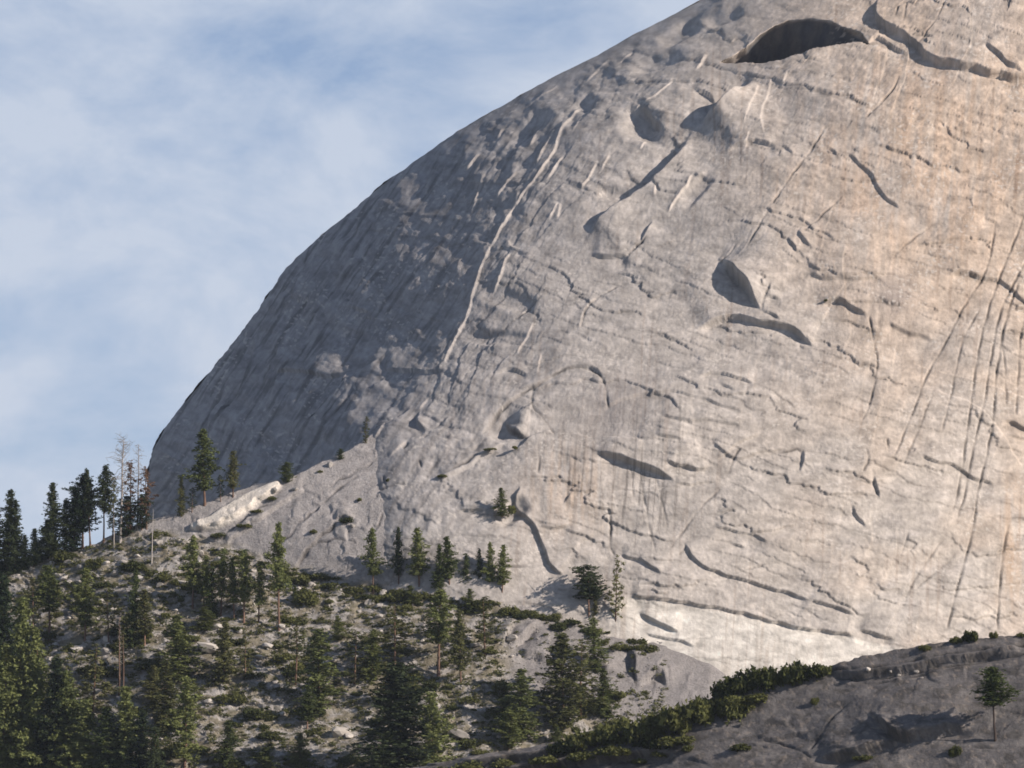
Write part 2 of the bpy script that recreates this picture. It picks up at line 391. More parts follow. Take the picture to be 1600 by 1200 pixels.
CRACKS = [
 ([(752,678),(775,650),(800,628),(840,605),(880,582),(905,576),(930,582),(946,600),(951,640)], 1.1),
 ([(786,650),(795,668),(812,680),(830,684)], 1.1),
 ([(1602,335),(1575,400),(1560,440),(1545,480),(1530,540),(1520,600),(1510,680),(1500,760),(1488,802)], .8),
 ([(1556,345),(1548,400),(1538,430),(1510,470),(1490,510),(1475,540),(1450,580),(1440,610),(1420,660),(1394,722)], .7),
 ([(1605,405),(1580,450),(1565,480),(1555,520),(1545,580),(1535,640),(1520,700),(1510,770),(1495,810)], .9),
 ([(1480,835),(1460,860),(1420,920),(1410,952)], .4), ([(1490,870),(1430,920)], .35),
 ([(1592,440),(1570,500),(1560,560),(1553,610),(1550,670),(1540,720),(1532,750),(1520,830),(1512,865),(1498,910),(1480,985)], 1.15),
 ([(1532,480),(1505,530),(1498,560),(1485,620),(1470,680)], .5), ([(1600,495),(1592,540),(1590,600),(1584,655)], .6),
 ([(1563,520),(1570,570),(1571,640)], .5), ([(1576,815),(1566,870),(1562,940),(1558,990)], .9),
 ([(1358,490),(1365,530),(1372,560),(1368,590),(1360,630),(1345,662)], .7), ([(1406,115),(1395,140),(1375,165),(1352,190)], .8),
 ([(1294,195),(1260,250),(1235,280),(1206,325)], .6), ([(1204,330),(1180,370),(1164,396)], .6), ([(1150,385),(1140,400),(1122,412)], 1.1),
 ([(1318,300),(1282,340),(1256,368)], .6), ([(1462,343),(1420,375),(1395,402)], .5), ([(1190,490),(1194,470),(1206,448)], 1.),
 ([(1365,745),(1366,765),(1374,778)], 1.4), ([(1351,698),(1358,720),(1345,742)], .8), ([(1385,686),(1388,705)], .8),
 ([(1230,225),(1270,235)], .3), ([(1460,605),(1440,660),(1410,730)], .5), ([(1420,830),(1410,865)], .6),
 ([(1420,88),(1460,40),(1480,0)], .4), ([(1405,10),(1398,30)], .8), ([(1418,4),(1412,40)], .7),
 ([(965,412),(1000,380),(1012,368)], .8), ([(905,520),(918,480),(935,465),(965,445)], .6), ([(785,522),(830,480),(850,462)], .6),
 ([(950,790),(955,815),(952,850),(962,870)], 1.), ([(1045,860),(1090,800),(1130,760)], .5), ([(1135,745),(1150,710),(1160,700)], .8),
 ([(1250,722),(1252,700),(1230,705),(1200,708)], .6), ([(1130,905),(1200,880)], .4), ([(1060,870),(1075,850)], .5),
 ([(436,548),(424,575),(410,597)], 1.2), ([(545,582),(520,614),(490,647),(470,668),(448,702)], 1.), ([(540,610),(515,640),(500,662)], .7),
 ([(560,600),(520,650),(505,668)], .6), ([(402,545),(386,580),(365,628),(330,652)], .8), ([(498,358),(478,400),(470,440)], .5),
 ([(690,745),(720,728),(755,700)], .8), ([(834,605),(830,640),(852,655),(868,680)], .5), ([(840,690),(842,720),(840,740)], .6),
 ([(1000,740),(1012,810),(1025,870)], .35), ([(1025,745),(1045,830)], .3), ([(985,720),(990,780)], .3),
 ([(655,720),(660,735)], 1.), ([(630,705),(640,695)], 1.), ([(600,745),(606,770)], .8), ([(660,690),(700,650)], .4),
 ([(455,895),(490,850),(530,815),(545,800),(590,770),(640,755)], .9), ([(700,880),(760,888),(830,884)], .5), ([(760,855),(800,835)], .5),
]
LENSES = [([(1128,96),(1150,84),(1170,70),(1190,55),(1212,43),(1232,36),(1262,31),(1290,33),(1320,41),(1345,52),(1358,66)],
           [(1128,97),(1160,94),(1200,93),(1230,88),(1270,78),(1310,68),(1345,62),(1358,66)], 1.7),
          ]
HOLLOWS = [  (1004, 194, 27, 21, 4, 0.3),
 (800, 800, 24, 14, 4, -.6), (786, 664, 24, 16, 2.5, -0.6), (1062, 52, 30, 12, 3, -.5), (1130, 30, 28, 10, 3, -.3),
 (960, 60, 40, 8, 2, -.5), (1030, 95, 36, 10, 2.5, -.3), (905, 175, 26, 12, 2.5, -.8), 
 (780, 530, 50, 10, 2.0, .1), (800, 470, 40, 14, 2, .3), (830, 200, 30, 12, 2.5, -.7), (1090, 300, 30, 10, 2, -.8), (960, 300, 22, 9, 2.5, 0)]

def apply_edges(px, py, disp, edges):
    for ed_ in edges:
        pts, d, L, w = ed_[:4]
        d = d * (.7 if d < 4 else .9); w = max(w * .8, min(4.5, 1.3 + .35 * d))
        pp = densify(pts, k=1)
        m, s, u, tot = poly_field(px, py, pp, 3 * L)
        if s is None: continue
        e = min(0.42, max(14, 7 * d) / tot)
        tp = sst(0, ed_[4] if len(ed_) > 4 else e, u) * sst(0, e, 1 - u)
        up_ = sst(-w * .5, w * .5, s)
        f = d * tp * (.55 * up_ * np.exp(-np.maximum(s, 0) / L) - .45 * (1 - up_) * np.exp(-np.maximum(-s, 0) / (L * .55)))
        disp[m] += f
def apply_lines(px, py, disp, tint, lines, kind):
    for pts, st in lines:
        pp = densify(pts, k=1)
        m, s, u, tot = poly_field(px, py, pp, 14)
        if s is None: continue
        e = min(0.25, 10 / tot)
        tp = sst(0, e, u) * sst(0, e, 1 - u)
        if kind == 'dike':
            w = 1.3
            disp[m] += st * .5 * tp * (sst(-1.0, .6, s) * np.exp(-np.maximum(s, 0) / 7.0))
            k = (tp * np.exp(-((s - .2) / w) ** 2) * .55)[:, None]
            tint[m] = tint[m] * (1 - k) + np.array([.60, .53, .47]) * k
        else:
            var = .65 + .35 * np.sin(u * tot / 9.0 + len(pts)) 
            k = (tp * np.exp(-(s / (1.35 + .3 * st)) ** 2) * min(1, .15 + st) * var)
            disp[m] -= k * 1.0
            tint[m] = tint[m] * (1 - k[:, None] * .84)

def build_dome():
    rows = np.concatenate([np.linspace(-345, -10, 70, endpoint=False), np.arange(-10, 1085, 1.65), np.linspace(1095, 1500, 20)])
    NA, NB, NC = 46, 850, 40
    s = np.linspace(0, 1, NA, endpoint=False)
    PX = []
    for py in rows:
        L = sil_left(py) + 2.6 * float(perlin(py / 24, .5, 8)) + 1.3 * float(perlin(py / 6, .5, 9)); Rr = sil_right(py)
        xr = max(min(1665, Rr - 10), L + 90)
        e = min(36, (xr - L) * .3)
        a = L + e * s ** 2
        b = np.linspace(L + e, xr, NB, endpoint=False)
        c = xr + (Rr - .2 - xr) * (1 - (1 - np.linspace(0, 1, NC)) ** 2)
        PX.append(np.concatenate([a, b, c]))
    PX = np.array(PX); PY = np.repeat(rows[:, None], PX.shape[1], 1)
    circ, rest = dome_parts(PX, PY)
    P = W(PX, PY, circ + rest)
    N = surf_normals(P)
    N = N if N[..., 1].mean() < 0 else -N
    # far side, closing the body behind the skyline
    # warped coordinates
    wx = PX + 3.5 * perlin(PX / 22, PY / 22, 1) + 1.6 * perlin(PX / 8, PY / 8, 2)
    wy = PY + 3.5 * perlin(PX / 22, PY / 22, 5) + 1.6 * perlin(PX / 8, PY / 8, 6)
    qx = PX + 3.0 * perlin(PX / 26, PY / 26, 1); qy = PY + 3.0 * perlin(PX / 26, PY / 26, 5)
    # direction along / across the flow of the flank
    ax = (PX * .83 + PY * .55); al = (-PX * .55 + PY * .83)
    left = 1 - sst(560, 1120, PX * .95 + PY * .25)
    disp = np.zeros_like(PX)
    disp += (2.4 - 1.2 * left) * fbm(PX / 210, PY / 150, 11, 2)
    disp += np.exp(-((left - .55) / .2) ** 2) * (.6 * fbm(ax / 26, al / 40, 27, 4, .6))
    disp += left * (.8 * fbm(ax / 50, al / 150, 21, 3) + .35 * fbm(ax / 14, al / 60, 25, 2))
    disp += (1 - left) * (.5 * fbm(PX / 90, PY / 42, 31, 3))
    rough = .55 + .9 * sst(-.25, .5, fbm(PX / 160, PY / 160, 41, 2))
    top = 1 + .8 * (1 - sst(120, 420, PY))
    disp += rough * top * (.22 * fbm(PX / 30, PY / 16, 51, 4, .6))
    disp += .10 * fbm(PX / 5, PY / 5, 61, 2)
    # thin shells of exfoliation: curved terraces, dirt caught in their joints
    JOINT = np.zeros_like(PX)
    def terr(field, amp, mask):
        f = field - np.floor(field)
        JOINT[...] = np.maximum(JOINT, mask * np.clip(amp * 1.6, 0, 1) * np.exp(-(np.minimum(f, 1 - f) / .022) ** 2))
        return amp * mask * (1 - f) * sst(0, .022, f)
    mk = sst(-.15, .25, fbm(PX / 190, PY / 80, 71, 2))
    disp += terr(-PY / 52 + PX / 190 + 1.1 * perlin(PX / 230, PY / 110, 72) + .16 * fbm(PX / 40, PY / 18, 73, 3, .6), .85, mk * (1 - left * .7))
    mk2 = sst(-.05, .3, fbm(PX / 150, PY / 60, 75, 2))
    disp += terr(-PY / 24 + PX / 75 + 1.0 * perlin(PX / 170, PY / 80, 76) + .14 * fbm(PX / 30, PY / 14, 77, 3, .6), .42, mk2 * (1 - left * .5))
    calm = 1 - sst(590, 680, PY) * sst(520, 580, PX)
    mk3 = calm * sst(-.2, .2, fbm(PX / 120, PY / 120, 78, 2))
    disp += terr(ax / 34 + .9 * perlin(PX / 120, PY / 160, 79) + .12 * fbm(PX / 20, PY / 30, 80, 3, .6), 1.0, mk3 * left)
    mk5 = calm * sst(.0, .3, fbm(PX / 90, PY / 130, 85, 2))
    disp += terr(ax / 15 + .7 * perlin(PX / 90, PY / 120, 86) + .1 * fbm(PX / 16, PY / 22, 87, 2), .4, mk5 * left)
    mk6 = sst(.05, .35, fbm(PX / 90, PY / 160, 88, 2)) * sst(1150, 1350, PX)
    disp += terr(-PX / 46 - PY / 210 + .8 * perlin(PX / 140, PY / 190, 89) + .08 * fbm(PX / 16, PY / 40, 90, 2), .35, mk6)
    smooth_ = sst(2, 14, PY - interp([(960, 930), (1100, 948), (1330, 992), (1400, 1010)], PX)) * sst(950, 1000, PX) * (1 - sst(1380, 1430, PX))
    disp *= 1 - .75 * smooth_
    for hx, hy, rx, ry, d, ang, *sk in HOLLOWS:
        c, s_ = math.cos(ang), math.sin(ang)
        u = ((PX - hx) * c - (PY - hy) * -s_ * 1) if False else ((PX - hx) * c + (PY - hy) * s_)
        v = -(PX - hx) * s_ + (PY - hy) * c
        disp -= d * np.exp(-(np.abs(u / rx) ** 4 + np.abs(v / ry) ** 4)) * (sst(-1.2, .7, u / rx) if sk else 1)
    disp -= 2.5 * sst(0, 130, 606 - PX) * sst(650, 720, PY)
    # the great arch: a wall set back under a roof, leaning out towards it
    dispY = np.zeros_like(PX)
    for top_, bot_, lean in LENSES:
        x0 = top_[0][0]; x1 = top_[-1][0]
        m = np.nonzero((qx > x0) & (qx < x1) & (qy > 0) & (qy < 130))
        tp_ = interp(top_, qx[m]); bt_ = interp(bot_, qx[m])
        wall = dome_depth(qx[m], .35 * tp_ + .65 * 44.0) + 5.0 + lean * MPX * (qy[m] - tp_)
        ins = sst(-.8, .8, qy[m] - tp_) * (1 - sst(-1.5, 1.5, qy[m] - bt_))
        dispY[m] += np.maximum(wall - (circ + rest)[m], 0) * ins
    # ---- mineral colour, with shade painted into the flank and the arch
    base = np.array([.405, .368, .337]); warm = np.array([.45, .365, .295]); pale = np.array([.52, .465, .405])
    grey = np.array([.315, .30, .30])
    T = np.ones(PX.shape + (3,)) * base
    def mixin(T, c, k): return T * (1 - k[..., None]) + c * k[..., None]
    dens = fbm(PX / 170, PY / 130, 91, 3)
    T = mixin(T, np.array([.265, .255, .258]), np.clip(left * 1.2, 0, 1) * .9)  # flank turned from the sun toned down to deepen its shade
    wk = sst(1000, 1550, PX) * sst(-.35, .5, dens + .25 - .4 * sst(450, 900, PY))
    T = mixin(T, warm, np.clip(wk * .6 + .35 * sst(1050, 1500, PX) * (1 - sst(500, 950, PY)), 0, .85))
    wk2 = np.exp(-(((PX - 1460) / 190) ** 2 + ((PY - 250) / 170) ** 2)) * (.7 + .5 * fbm(PX / 60, PY / 60, 92, 3))
    T = mixin(T, np.array([.48, .35, .255]), np.clip(wk2 * (.62 + .9 * fbm((PX + PY * .1) / 13, PY / 130, 161, 3)), 0, .6))
    T = mixin(T, pale, sst(500, 900, PY) * sst(900, 1400, PX) * .35 * sst(-.5, .4, fbm(PX / 60, PY / 30, 93, 3)))
    T = mixin(T, np.array([.66, .62, .56]), sst(0, 6, PY - interp([(960, 930), (1100, 948), (1330, 992), (1400, 1010)], PX)) * sst(930, 1000, PX) * (1 - sst(1380, 1440, PX)) * .7)
    bl = fbm(wx / 34, wy / 18, 94, 4, .6)
    T *= (1 + .24 * np.clip(bl, -1, 1))[..., None]
    bl2 = fbm(wx / 9, wy / 7, 98, 2, .6)
    T *= (1 + .16 * np.clip(bl2, -1, 1))[..., None]
    vm = sst(-.1, .5, fbm(PX / 90, PY / 200, 135, 2)); hm = sst(-.2, .4, fbm(PX / 160, PY / 70, 136, 2))
    fl = left * fbm(ax / 5, al / 70, 131, 3, .6) + (1 - left) * (.7 * vm * fbm((PX + PY * .05) / 6, PY / 110, 132, 3, .6)
         + .8 * hm * fbm((PX + PY * .35) / 60 + .4 * perlin(PX / 60, PY / 60, 137), (PY - PX * .28 + 12 * perlin(PX / 90, PY / 90, 138)) / 6.5, 133, 3, .55))
    T *= (1 + .11 * np.clip(fl, -1.2, 1.2))[..., None]
    wk3 = np.exp(-(((PX - 1585) / 22) ** 2 + ((PY - 850) / 90) ** 2)) + .6 * np.exp(-(((PX - 885) / 60) ** 2 + ((PY - 760) / 70) ** 2))
    T = mixin(T, np.array([.48, .35, .25]), np.clip(wk3 * (.5 + .8 * fbm(PX / 9, PY / 120, 162, 3)), 0, .6))
    ps = sst(.15, .6, fbm(ax / 7, al / 55, 163, 3, .6)) * left
    T = mixin(T, np.array([.40, .38, .37]), ps * .55)
    rust = sst(.2, .65, fbm((PX + PY * .06) / 8, PY / 190, 164, 3, .6)) * sst(-.1, .4, fbm(PX / 130, PY / 200, 165, 2)) * (1 - left)
    T *= 1 - rust[..., None] * np.array([.15, .18, .20])
    # water streaks
    sx = PX + (PY - 700) * .07
    st = sst(.12, .6, fbm(sx / 7, PY / 150, 101, 3, .6))
    reg = np.exp(-(((PX - 1010) / 60) ** 2 + ((PY - 780) / 80) ** 2)) + .9 * np.exp(-(((PX - 900) / 55) ** 2 + ((PY - 745) / 60) ** 2)) \
        + .8 * np.exp(-(((PX - 1390) / 26) ** 2 + ((PY - 500) / 70) ** 2)) + .12 + .4 * np.exp(-(((PX - 1030) / 120) ** 2 + ((PY - 660) / 60) ** 2))
    T *= (1 - .42 * st * np.clip(reg, 0, 1))[..., None]
    T = mixin(T, np.array([.25, .22, .21]), .55 * np.exp(-(((PX - 1395) / 34) ** 2 + ((PY - 462) / 32) ** 2)) + .35 * np.exp(-(((PX - 960) / 60) ** 2 + ((PY - 640) / 50) ** 2)))
    arch_shade = np.zeros_like(PX)  # shade under the arch roof, painted into the rock colour
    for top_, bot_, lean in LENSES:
        arch_shade = np.maximum(arch_shade, sst(-1, 3, PY - interp(top_, PX)) * (1 - sst(-3, 3, PY - interp(bot_, PX))) * ((PX > 1130) & (PX < 1357)))
    T = mixin(T, np.array([.085, .095, .115]), arch_shade * np.clip(.88 + .2 * fbm(PX / 14, PY / 30, 141, 3), .5, .97))
    T *= (1 - .30 * np.clip(JOINT, 0, 1))[..., None]
    # dark lichen streaks parallel to the flank
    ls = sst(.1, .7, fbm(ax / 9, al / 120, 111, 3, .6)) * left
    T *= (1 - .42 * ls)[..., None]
    apply_edges(qx, qy, disp, EDGES)
    lx = PX + (wx - PX) * .3; ly = PY + (wy - PY) * .3
    apply_lines(lx, ly, disp, T, DIKES, 'dike')
    apply_lines(lx, ly, disp, T, CRACKS, 'crack')
    sc_ = sst(.42, .5, fbm(PX / 7 + .5 * perlin(PX / 30, PY / 30, 151), PY / 5, 152, 2)) * sst(.0, .3, fbm(PX / 70, PY / 60, 153, 2))
    T = mixin(T, np.array([.58, .53, .48]), sc_ * .55)
    T = np.clip(T, .05, .7)
    edge = sst(0, 26, PX - PX[:, :1]) * sst(-2, 30, sil_dist(PX, PY))
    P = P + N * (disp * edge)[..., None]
    P[..., 1] += dispY
    # far side
    k = 70
    back_r = np.linspace(0, 1, k)[1:] ** 1.5
    nb = 260
    Lr = P[:, 0, :]
    rowsn = len(rows)
    B = np.zeros((rowsn, k - 1, 3))
    for j, q in enumerate(back_r):
        B[:, k - 2 - j, 0] = Lr[:, 0] + 340 * (1 - np.sqrt(1 - q * q * .98)) * 1.0
        B[:, k - 2 - j, 1] = Lr[:, 1] + 420 * q
        B[:, k - 2 - j, 2] = Lr[:, 2] - 30 * q * q
    Pfull = np.concatenate([B, P], 1)
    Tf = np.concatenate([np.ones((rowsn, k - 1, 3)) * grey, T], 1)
    # skirt down to the valley
    last = Pfull[-1:].copy(); last[..., 2] = -130
    Pfull = np.concatenate([Pfull, last], 0); Tf = np.concatenate([Tf, Tf[-1:]], 0)
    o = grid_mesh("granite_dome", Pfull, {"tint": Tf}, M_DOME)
    return tag(o, kind="structure")

# ------------------------------------------------------------------ the wooded slope and its slab ridge
CREST = [(-900, 1000), (-300, 915), (0, 883), (60, 867), (110, 858), (150, 850), (180, 833), (230, 814), (270, 803), (330, 784), (360, 772), (400, 758), (440, 751),
         (480, 735), (510, 718), (540, 707), (570, 688), (600, 662), (640, 640), (800, 620), (1700, 620)]
TALUS = [(-900, 1000), (0, 884), (150, 851), (230, 830), (300, 840), (380, 862), (450, 884), (520, 905), (560, 915), (640, 925), (700, 932), (780, 942), (850, 957), (940, 985), (1010, 1009),
         (1060, 1019), (1108, 1028), (1135, 1050), (1200, 1090), (1300, 1140), (1700, 1200)]
_y = np.linspace(560, 1300, 200)
COL600 = np.stack([_y, dome_depth(_y * 0 + 600., _y)], 1)
D600a = float(dome_depth(np.array([600.]), np.array([662.]))[0]); D600b = float(dome_depth(np.array([600.]), np.array([925.]))[0])
D680 = float(dome_depth(np.array([690.]), np.array([800.]))[0]); D610 = float(dome_depth(np.array([605.]), np.array([800.]))[0])
SLX = max(-.34, min(-.1, (D680 - D610) / (85 * MPX)))
def plane_ap(px, py):
    return interp(COL600, py) - 1.2 - 0.27 * (px - 600) * MPX
def hill_depth(px, py):
    T = interp(TALUS, px)
    k = sst(590, 720, px)
    ap = lambda y: plane_ap(px, y) * (1 - k) + (dome_depth(np.maximum(px, 300), y) + 1.5 + 6 * sst(0, 40, T - y)) * k
    DT = ap(T)
    up = ap(np.minimum(py, T))
    dn = DT - 1.35 * (py - T) * MPX
    return np.where(py < T, up, dn)

def build_hill():
    cols = np.concatenate([np.linspace(-900, -30, 40, endpoint=False), np.arange(-30, 1240, 1.9), np.linspace(1250, 1700, 20)])
    nr = 300
    PX = np.repeat(cols[None], nr + 22, 0)
    cr_ = interp(CREST, cols) + 1.5 * perlin(cols / 14, cols * 0, 7) + 1.0 * perlin(cols / 5, cols * 0, 9)
    t = np.concatenate([np.linspace(0, 1, nr), 1 + np.linspace(0, 1, 23)[1:] ** 1.5 * 1.2])[:, None]
    PY = cr_[None] + (1262 - cr_[None]) * t
    D = hill_depth(PX, PY)
    P = W(PX, PY, D)
    N = surf_normals(P); N = np.where(N[..., 1:2] > 0, -N, N)
    T = interp(TALUS, PX)
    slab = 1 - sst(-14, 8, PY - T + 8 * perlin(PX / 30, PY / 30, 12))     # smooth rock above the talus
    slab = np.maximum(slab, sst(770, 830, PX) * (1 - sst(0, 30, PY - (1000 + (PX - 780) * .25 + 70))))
    wx = PX + 4 * perlin(PX / 18, PY / 18, 1); wy = PY + 4 * perlin(PX / 18, PY / 18, 5)
    tal = 1 - slab
    disp = tal * (1.6 * fbm(PX / 70, PY / 36, 201, 3) + 0.34 * fbm(PX / 16, PY / 9, 205, 3, .6))
    # ledges
    def terr(field, amp, mask):
        f = field - np.floor(field)
        return amp * mask * (1 - f) * sst(0, .08, f)
    disp += terr(-PY / 26 + 1.5 * fbm(wx / 70, wy / 40, 211, 3), 1.5, tal * sst(-.2, .3, fbm(PX / 70, PY / 50, 212, 2)))
    disp += slab * (.45 * fbm(PX / 60, PY / 45, 221, 3) + .08 * fbm(PX / 9, PY / 7, 222, 2))
    disp += terr(PX / 40 + PY / 60 + 1.2 * fbm(wx / 50, wy / 50, 223, 3), .6, slab * sst(-.1, .3, fbm(PX / 60, PY / 60, 224, 2)))
    ed = [([(300,828),(340,826),(385,800),(430,768),(445,760)], 3.0, 22, 2), ([(350,850),(400,815),(440,785),(480,765)], 3.0, 24, 3),
          ([(455,895),(490,850),(530,815)], 2.5, 20, 2), ([(522,815),(535,808),(555,812)], 4, 20, 2), ([(545,850),(540,830),(548,815)], 2.5, 12, 2),
          ([(803,1015),(812,998),(830,985),(850,982)], 8, 26, 2), ([(803,1016),(830,1024),(862,1032)], 6, 20, 2), ([(783,1012),(790,995),(800,985),(815,980)], 6, 14, 2), ([(862,1032),(858,1000),(856,985)], 5, 14, 2),
          ([(982,1006),(986,1030),(992,1070)], 7, 26, 2), ([(932,1034),(945,1044),(962,1050)], 6, 16, 2), ([(870,1000),(868,1030),(866,1060)], 4, 18, 2), ([(830,1062),(880,1075),(930,1082)], 5, 20, 2),
          ([(1000,1080),(1010,1058),(1030,1050),(1046,1078)], 8, 24, 2), ([(600,1000),(650,985),(720,975)], 3, 24, 3),
          ([(90,1020),(130,1008),(180,1012)], 3.5, 24, 2), ([(280,1025),(310,1015),(350,1020)], 3, 26, 3),
          ([(500,1105),(560,1098),(620,1108)], 3, 30, 3), ([(700,1125),(760,1130),(800,1145)], 3, 30, 3)]
    apply_edges(wx, wy, disp, ed)
    base = np.array([.30, .28, .265]); pale = np.array([.44, .405, .375]); soil = np.array([.17, .145, .095]); dark = np.array([.09, .085, .055])
    C = np.ones(PX.shape + (3,)) * base
    def mixin(T, c, k): return T * (1 - k[..., None]) + c * k[..., None]
    C = mixin(C, pale, sst(.0, .5, fbm(wx / 26, wy / 12, 231, 3)) * .6 * tal)
    C = mixin(C, np.array([.33, .305, .295]), slab * .8)
    C = mixin(C, soil, tal * sst(-.25, .15, fbm(wx / 30, wy / 11, 232, 4, .6)) * .85)
    C = mixin(C, dark, tal * sst(.15, .45, fbm(wx / 9, wy / 5, 233, 3, .6)) * .6)
    m_, sd_, u_, _q = poly_field(PX, PY, np.array([(303,824),(335,818),(362,803),(395,782),(434,762)], float), 60)
    kk = np.zeros(PX.shape); kk[m_] = 1 - sst(7, 12, np.abs(sd_) / (.45 + .9 * np.sin(np.clip(u_, .03, .97) * math.pi)))
    C = mixin(C, np.array([.66, .60, .53]), kk)
    disp += 2.0 * kk
    C *= (1 + .14 * np.clip(fbm(wx / 8, wy / 6, 234, 3), -1, 1))[..., None]
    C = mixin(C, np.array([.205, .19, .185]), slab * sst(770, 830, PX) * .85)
    lines = [([(560,905),(575,860),(600,800)], .6), ([(470,860),(520,840),(560,850)], .6), ([(420,870),(450,840),(500,790),(560,740)], .7), ([(340,845),(380,812),(420,785)], .9), ([(500,770),(540,745),(590,720)], .6), ([(455,895),(490,850),(530,815),(545,800)], .9), ([(985,1008),(990,1040),(992,1080)], .9), ([(700,1060),(760,1050)], .6)]
    apply_lines(wx, wy, disp, C, lines, 'crack')
    P = P + N * disp[..., None]
    # far side of the crest
    back = []
    for q in (1.0, .6, .3, .12, .03):
        b = P[0].copy(); b[:, 1] += 160 * q; b[:, 2] -= 150 * q ** 1.6 + 1.5 * q
        back.append(b)
    P = np.concatenate([np.array(back), P], 0); C = np.concatenate([np.repeat(C[:1], 5, 0), C], 0)
    top = P[:1].copy(); top[..., 2] = -130; bot = P[-1:].copy(); bot[..., 2] = -130
    P = np.concatenate([top, P, bot], 0); C = np.concatenate([C[:1], C, C[-1:]], 0)
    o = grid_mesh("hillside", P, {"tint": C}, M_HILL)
    return tag(o, kind="structure"), P

# ------------------------------------------------------------------ the nearer granite shelf
SHELF = [(300, 1300), (480, 1240), (560, 1214), (620, 1202), (700, 1194), (780, 1182), (860, 1165), (940, 1150), (1020, 1128), (1080, 1102), (1130, 1082), (1180, 1072), (1230, 1063),
         (1290, 1046), (1318, 1040), (1350, 1028), (1400, 1017), (1450, 1010), (1500, 1003), (1560, 996), (1620, 990), (1800, 972), (2400, 930)]
SY = 1750.0; SM = SY / FPX
def shelf_depth(px, py):
    E = interp(SHELF, px)
    return SY - 0.95 * (py - E) * SM - .24 * (px - 1100) * SM
def build_shelf():
    cols = np.concatenate([np.arange(300, 1640, 2.0), np.linspace(1650, 2400, 30)])
    nr = 130
    PX = np.repeat(cols[None], nr + 14, 0)
    E = interp(SHELF, cols) + 2.0 * perlin(cols / 30, cols * 0, 7) + 1.4 * perlin(cols / 9, cols * 0, 9)
    t = np.concatenate([np.linspace(0, 1, nr), 1 + np.linspace(0, 1, 15)[1:] ** 1.5 * 1.5])[:, None]
    PY = E[None] + np.maximum(1290 - E[None], 60) * t
    P = W(PX, PY, shelf_depth(PX, PY))
    N = surf_normals(P); N = np.where(N[..., 1:2] > 0, -N, N)
    wx = PX + 4 * perlin(PX / 18, PY / 18, 1); wy = PY + 3 * perlin(PX / 18, PY / 18, 5)
    disp = 1.8 * fbm(PX / 180, PY / 80, 301, 2) + .2 * fbm(PX / 30, PY / 12, 302, 3) + .08 * fbm(PX / 6, PY / 4, 303, 2)
    def terr(field, amp, mask):
        f = field - np.floor(field)
        return amp * mask * (1 - f) * sst(0, .1, f)
    disp += terr(-PY / 30 - PX / 110 + 1.3 * fbm(wx / 120, wy / 50, 311, 2), .6, sst(-.3, .2, fbm(PX / 120, PY / 60, 312, 2)))
    ed = [([(1355,1116),(1368,1120),(1380,1135),(1392,1152),(1412,1160),(1450,1150),(1485,1138),(1525,1136)], 6.5, 40, 2.5),
          ([(1270,1184),(1320,1184),(1360,1172),(1400,1158),(1412,1160)], 7, 30, 2.5), ([(1300,1055),(1350,1056),(1420,1045),(1500,1030),(1600,1020)], 3.2, 16, 2),
          ([(1180,1156),(1220,1150),(1262,1140)], 2.4, 22, 3), ([(1320,1062),(1400,1046),(1470,1038),(1600,1012)], 2.4, 10, 2),
          ([(700,1210),(800,1192),(900,1170),(1000,1150),(1080,1140)], 6, 14, 3), ([(560,1240),(760,1212),(940,1185),(1060,1175)], 6, 16, 3),
          ([(1480,1155),(1540,1153)], 1.2, 10, 2)]
    apply_edges(PX + 2.5 * perlin(PX / 30, PY / 30, 1), PY + 2 * perlin(PX / 30, PY / 30, 5), disp, ed)
    C = np.ones(PX.shape + (3,)) * np.array([.125, .115, .112])
    def mixin(T, c, k): return T * (1 - k[..., None]) + c * k[..., None]
    C = mixin(C, np.array([.18, .165, .157]), sst(0, .5, fbm(wx / 50, wy / 22, 321, 4, .6)) * .7)
    C = mixin(C, np.array([.065, .058, .052]), sst(.0, .6, fbm(wx / 34, wy / 16, 322, 4, .6)) * .7)
    C = mixin(C, np.array([.28, .23, .19]), sst(.35, .6, fbm(wx / 9, wy / 7, 323, 3)) * .5)
    apply_lines(PX + 1.5 * perlin(PX / 16, PY / 16, 1), PY + 1.5 * perlin(PX / 16, PY / 16, 5), disp, C, [([(1300,1060),(1350,1060),(1420,1050),(1500,1036),(1610,1020)], 1.1), ([(1290,1052),(1360,1046),(1430,1034),(1520,1020),(1610,1008)], 1.0), ([(1340,1066),(1400,1062),(1470,1046)], .8), ([(1330,1095),(1300,1120),(1280,1150),(1262,1175)], .6), ([(1180,1150),(1230,1160),(1270,1185)], .7), ([(1440,1180),(1500,1165),(1580,1170)], .6)], 'crack')
    P = P + N * disp[..., None]
    back = []
    for q in (1.0, .6, .3, .12, .04):
        b = P[0].copy(); b[:, 1] += 120 * q; b[:, 2] -= 120 * q ** 1.5 + 1.5 * q
        back.append(b)
    P = np.concatenate([np.array(back), P], 0); C = np.concatenate([np.repeat(C[:1], 5, 0), C], 0)
    top = P[:1].copy(); top[..., 2] = -130; bot = P[-1:].copy(); bot[..., 2] = -130
    P = np.concatenate([top, P, bot], 0); C = np.concatenate([C[:1], C, C[-1:]], 0)
    o = grid_mesh("granite_shelf", P, {"tint": C}, M_LEDGE)
    return tag(o, kind="structure"), P

dome = build_dome()
hill, hillP = build_hill()
shelf, shelfP = build_shelf()
g = 9000
o = grid_mesh("ground", np.array([[[-g, g, -125.], [g, g, -125.]], [[-g, -g, -125.], [g, -g, -125.]]]), {}, M_GROUND)
tag(o, kind="structure")

